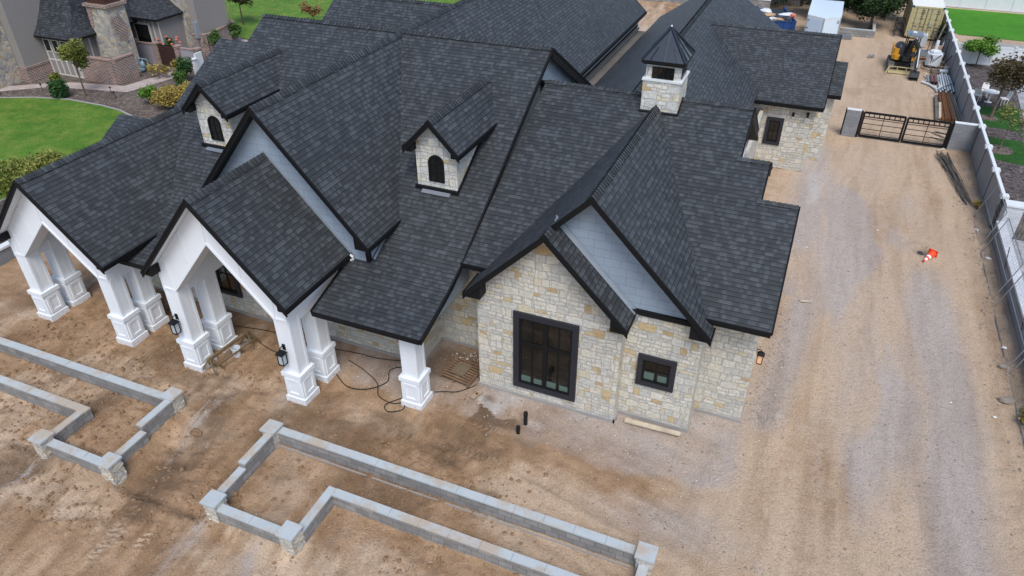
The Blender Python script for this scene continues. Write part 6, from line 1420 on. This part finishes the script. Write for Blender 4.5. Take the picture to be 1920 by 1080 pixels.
for z in (.1, 1.15, 2.85): b.box((-43.55, 18.915, z), (-40.4, 18.95, z+.09), CREAM)
for y in (19.0, 19.6, 20.2, 20.8, 21.3): b.box((-40.4, y-.04, .1), (-40.36, y+.04, 2.95), CREAM)
b.box((-40.4, 19, 1.15), (-40.37, 21.5, 1.25), CREAM); b.build('timber_batten', nb)
for x in (-43.15, -42.3, -41.45):
    b = MB(); b.box((x-.33, 18.90, 1.75), (x+.33, 18.945, 2.72), CREAM); w_ = b.build('window', nb); b = MB(); b.box((x-.24, 18.885, 1.84), (x+.24, 18.90, 2.63), GLASS); b.build('pane', w_)
def flare(parent, x0, x1, y0, y1, z0, tx0, tx1, ty0, ty1, z1, over=.5):
    """steep hipped roof with flared eaves"""
    b = MB(); lev = []
    for q, s in ((0, 0), (.12, .20), (.3, .42), (.62, .72), (1, 1)):
        lev.append(((x0-over)+(tx0-x0+over)*s, (x1+over)+(tx1-x1-over)*s, (y0-over)+(ty0-y0+over)*s, (y1+over)+(ty1-y1-over)*s, z0+(z1-z0)*q))
    for A, B in zip(lev, lev[1:]):
        ca = [(A[0], A[2], A[4]), (A[1], A[2], A[4]), (A[1], A[3], A[4]), (A[0], A[3], A[4])]; cb_ = [(B[0], B[2], B[4]), (B[1], B[2], B[4]), (B[1], B[3], B[4]), (B[0], B[3], B[4])]
        for i in range(4):
            j = (i+1) % 4; b.poly([ca[i], ca[j], cb_[j], cb_[i]], SHN)
    A = lev[0]; b.box((A[0], A[2], z0-.14), (A[1], A[3], z0), BLACK)
    return b.build('roof', parent)
flare(nb, -43.5, -40.4, 18.95, 24, 3.0, -43.3, -41.3, 21, 24, 7.8)
wall('upper_wall', (-50, 19.5, 0), (-43.6, 34, 8), STUCCO, nb)
b = MB(); b.box((-40.1, 20.6, 0), (-38.2, 22.2, 4.85), RIVER); ch = b.build('chimney', nb)
b = MB(); b.box((-40.25, 20.45, 4.85), (-38.05, 22.35, 5.05), RUSTY); b.box((-40.0, 20.7, 5.05), (-38.3, 22.1, 6.2), COPPER); b.build('chimney_cap', ch)
b = MB(); b.prism([(-40.11, 20.585, 4.84), (-39.6, 20.585, 4.84), (-39.85, 20.585, 3.5), (-40.11, 20.585, 3.2)], (0, -.02, 0), RUSTY); b.build('brick_patch', ch); b = MB(); b.prism([(-38.19, 20.7, 4.0), (-38.19, 21.5, 4.3), (-38.19, 21.9, 3.4), (-38.19, 21.7, 2.3), (-38.19, 21.0, 2.6)], (.02, 0, 0), RUSTY); b.build('brick_patch', ch); b = MB(); b.box((-40.13, 20.57, 0), (-38.6, 20.6, 1.3), RUSTY); b.build('brick_patch', ch)
wall('wing_wall', (-43.6, 24.4, 0), (-37.8, 30, 3.3), STUCCO, nb)
b = MB()
for x in (-40.9, -40.3, -39.2, -38.4, -37.85): b.box((x-.04, 24.36, .1), (x+.04, 24.4, 3.2), CREAM)
b.box((-41, 24.365, .9), (-37.8, 24.4, .98), CREAM); b.build('timber_batten', nb)
b = MB(); b.box((-40.35, 24.34, .5), (-38.75, 24.39, 2.9), CREAM); w_ = b.build('window', nb); b = MB(); b.box((-40.2, 24.31, .6), (-38.9, 24.34, 2.75), GLASS); b.build('pane', w_)
flare(nb, -43.4, -37.9, 24.4, 29.5, 3.35, -43, -41, 27.5, 29, 7.2, .45)
b = MB(); b.box((-40.6, 26.7, 0), (-37.4, 30.5, 7.5), RIVER); st = b.build('stone_tower', nb)
b = MB(); b.prism([(-39.9, 26.68, 1.9), (-38.8, 26.68, 2.2), (-38.5, 26.68, 3.6), (-38.2, 26.68, 5), (-39.6, 26.68, 5)], (0, -.02, 0), RUSTY); b.prism([(-40.5, 26.675, .0), (-39.4, 26.675, 0), (-39.7, 26.675, 1.7), (-40.5, 26.675, 1.9)], (0, -.02, 0), RUSTY); b.build('brick_patch', st)
wall('stucco_wall', (-37.39, 27.2, 0), (-36.7, 30.5, 7.5), STUCCO, nb)
b = MB(); b.box((-37.1, 26.95, 1.3), (-36.75, 27.2, 2.5), FLASH); b.build('electric_box', nb); b = MB(); b.bar((-36.92, 27.08, .1), (-36.92, 27.08, 1.3), .08, .08, STEEL); b.build('conduit', nb)
def bwall(name, lab, runs, h, cat='wall', m=RUSTY, capm=None, th=.24):
    x = sum(p[0] for r_ in runs for p in r_)/(2*len(runs)); y = sum(p[1] for r_ in runs for p in r_)/(2*len(runs)); t = thing(name, lab, cat, (x, y, 0))
    for i, (a, c) in enumerate(runs):
        a3, c3 = Vector((*a, 0)), Vector((*c, 0)); n_ = Vector((c3.y-a3.y, a3.x-c3.x, 0)).normalized()*th/2
        b = MB(); b.prism([a3-n_, c3-n_, c3+n_, a3+n_], (0, 0, h-.002*i), m); w = b.build('wall', t)
        b = MB(); k = 1.35; b.prism([a3-n_*k+Z*(h-.002*i), c3-n_*k+Z*(h-.002*i), c3+n_*k+Z*(h-.002*i), a3+n_*k+Z*(h-.002*i)], (0, 0, .1), capm or m); b.build('coping', w)
    return t
PINK = m_plain('pinkish_brick_coping', (.30, .215, .185), .85, .2, vary=.2, scale=5)
bwall('brick_wall', 'red brick courtyard wall corner between the young tree and the blue gas meters', [((-40.4, 19.0), (-37.26, 19.0)), ((-37.26, 19.12), (-37.26, 20.9))], 1.72, capm=PINK)
fw = thing('courtyard_wall', 'lilac panel wall with brick posts and a brown slatted door in the neighbour yard', 'wall', (-37, 23.8, 0))
for a, c in ((-40.1, -38.2), (-35.6, -34.2)): b = MB(); b.box((a, 23.72, 0), (c, 23.9, 1.5), LILAC); b.build('panel', fw); b = MB(); b.box((a, 23.68, 1.5), (c, 23.94, 1.58), PINK); b.build('coping', fw)
for a in (-40.45, -38.2, -36.05, -34.2): b = MB(); b.box((a, 23.6, 0), (a+.42, 24.0, 1.6), RUSTY); p_ = b.build('post', fw); b = MB(); b.box((a-.04, 23.56, 1.6), (a+.46, 24.04, 1.72), PINK); b.build('post_cap', p_)
b = MB()
DOORB = m_plain('brown_door_slats', (.05, .027, .022), .6, .2)
for i in range(9): b.box((-37.75, 23.70, .08+i*.165), (-36.08, 23.76, .08+i*.165+.14), DOORB)
b.box((-37.78, 23.76, .05), (-36.06, 23.8, 1.6), BLACK); b.build('door', fw)
wp = thing('white_post_wall', 'short white rendered wall end beside the tall dark shrub', 'wall', (-33.4, 22.6, 0)); b = MB(); b.box((-33.72, 23.1, 0), (-33.60, 23.8, 1.5), CAPW); b.build('wall', wp); b = MB(); b.box((-33.78, 22.8, 0), (-33.5, 23.08, 1.15), CAPW); b.box((-33.83, 22.75, 1.15), (-33.45, 23.13, 1.22), CAPW); b.build('post', wp)
bwall('brick_wall', 'red brick enclosure wall round the two air conditioners', [((-39.6, 26.5), (-36.3, 27.4)), ((-36.3, 27.5), (-37.1, 31.4)), ((-37.2, 31.5), (-40.9, 31.2))], 1.5, capm=PINK)
for i, (x, y) in enumerate([(-39.3, 28.3), (-38.0, 29.2)]):
    t = thing('air_conditioner', ['blue grey air conditioner inside the brick enclosure, nearer the stone tower', 'blue grey air conditioner inside the brick enclosure, farther from the stone tower'][i], 'air conditioner', (x, y, 0)); b = MB(); rbox(b, (x-.5, y-.5, .05), (x+.5, y+.5, 1.15), GASBLUE, .1); b.build('case', t); b = MB(); b.lathe([(.4, 1.15), (.4, 1.19), (.1, 1.2)], (x, y, 0), DSTEEL, 16); b.build('fan_grille', t)
for nm, lab, base, r, n, s in (('ivy', 'yellow green ivy clump hanging over the near corner of the brick enclosure', (-36.1, 27.9), (.45, .9, .8), 1100, 51), ('ivy', 'yellow green ivy clump hanging over the far corner of the brick enclosure', (-36.7, 30.7), (.5, .8, .8), 1000, 52), ('ivy', 'dark ivy patch on the brick wall behind the roses', (-38.3, 26.0), (.9, .3, .6), 500, 53)):
    plant(nm, lab, 'ivy', base, 1.85 if s < 53 else 1.4, r, L_MID if s < 53 else L_TOP, n, .09, s, tr=.02)
t = plant('rose_bush', 'rose bush with salmon flowers behind the lilac courtyard panel', 'rose bush', (-38.2, 24.7), 1.9, (1.6, .4, .6), L_TOP, 900, .09, 54, tr=.02)
b = MB(); r4 = random.Random(5)
for i in range(22): b.blob((-38.2+r4.uniform(-1.6, 1.7), 24.6+r4.uniform(-.4, .3), 1.55+r4.uniform(-.15, .5)), (.10, .10, .08), SALMON, i, .25, 6, 4)
b.build('flowers', t)
t = thing('gas_meters', 'cluster of blue grey gas meters and pipes on the gravel beside the brick wall', 'gas meter', (-38.3, 22.2, 0))
for k in range(3): b = MB(); x = -38.95+k*.55; b.blob((x, 22.0, .55), (.2, .16, .26), GASBLUE, k, .03, 10, 6, True); b.lathe([(.2, .18), (.2, .3)], (x, 21.85, 0), GASBLUE, 12); b.build('meter', t)
b = MB(); b.tube([(-39.2, 22.1, 0), (-39.2, 22.1, .95), (-37.4, 22.1, .95), (-37.4, 22.1, 0)], .04, GASBLUE, 7)
for k in range(3): b.tube([(-38.95+k*.55, 22.05, .75), (-38.95+k*.55, 22.1, .95)], .035, GASBLUE, 6)
b.build('pipe', t)
for i, (x, y) in enumerate([(-41.2, 16.0), (-36.2, 17.4), (-35.2, 16.8)]):
    t = thing('path_light', ['small black path light left of the clipped bush', 'small black path light between the young tree and the brick corner', 'small black path light nearest the round bush'][i], 'path light', (x, y, 0), 'path lights along the garden path'); b = MB(); b.tube([(x, y, 0), (x, y, .5)], .02, BLACK, 6); b.build('stake', t); b = MB(); b.lathe([(.09, .46), (.02, .56)], (x, y, 0), BLACK, 10); b.build('hood', t)
lwL = thing('low_wall', 'low white capped wall along the left edge of the dirt site', 'wall', (-23.05, -2, 0)); b = MB(); b.box((-23.2, -14, -.2), (-22.95, 7, .62), CMUG); b.build('wall', lwL); b = MB(); b.box((-23.25, -14, .62), (-22.9, 7, .72), CAPW); b.build('coping', lwL)
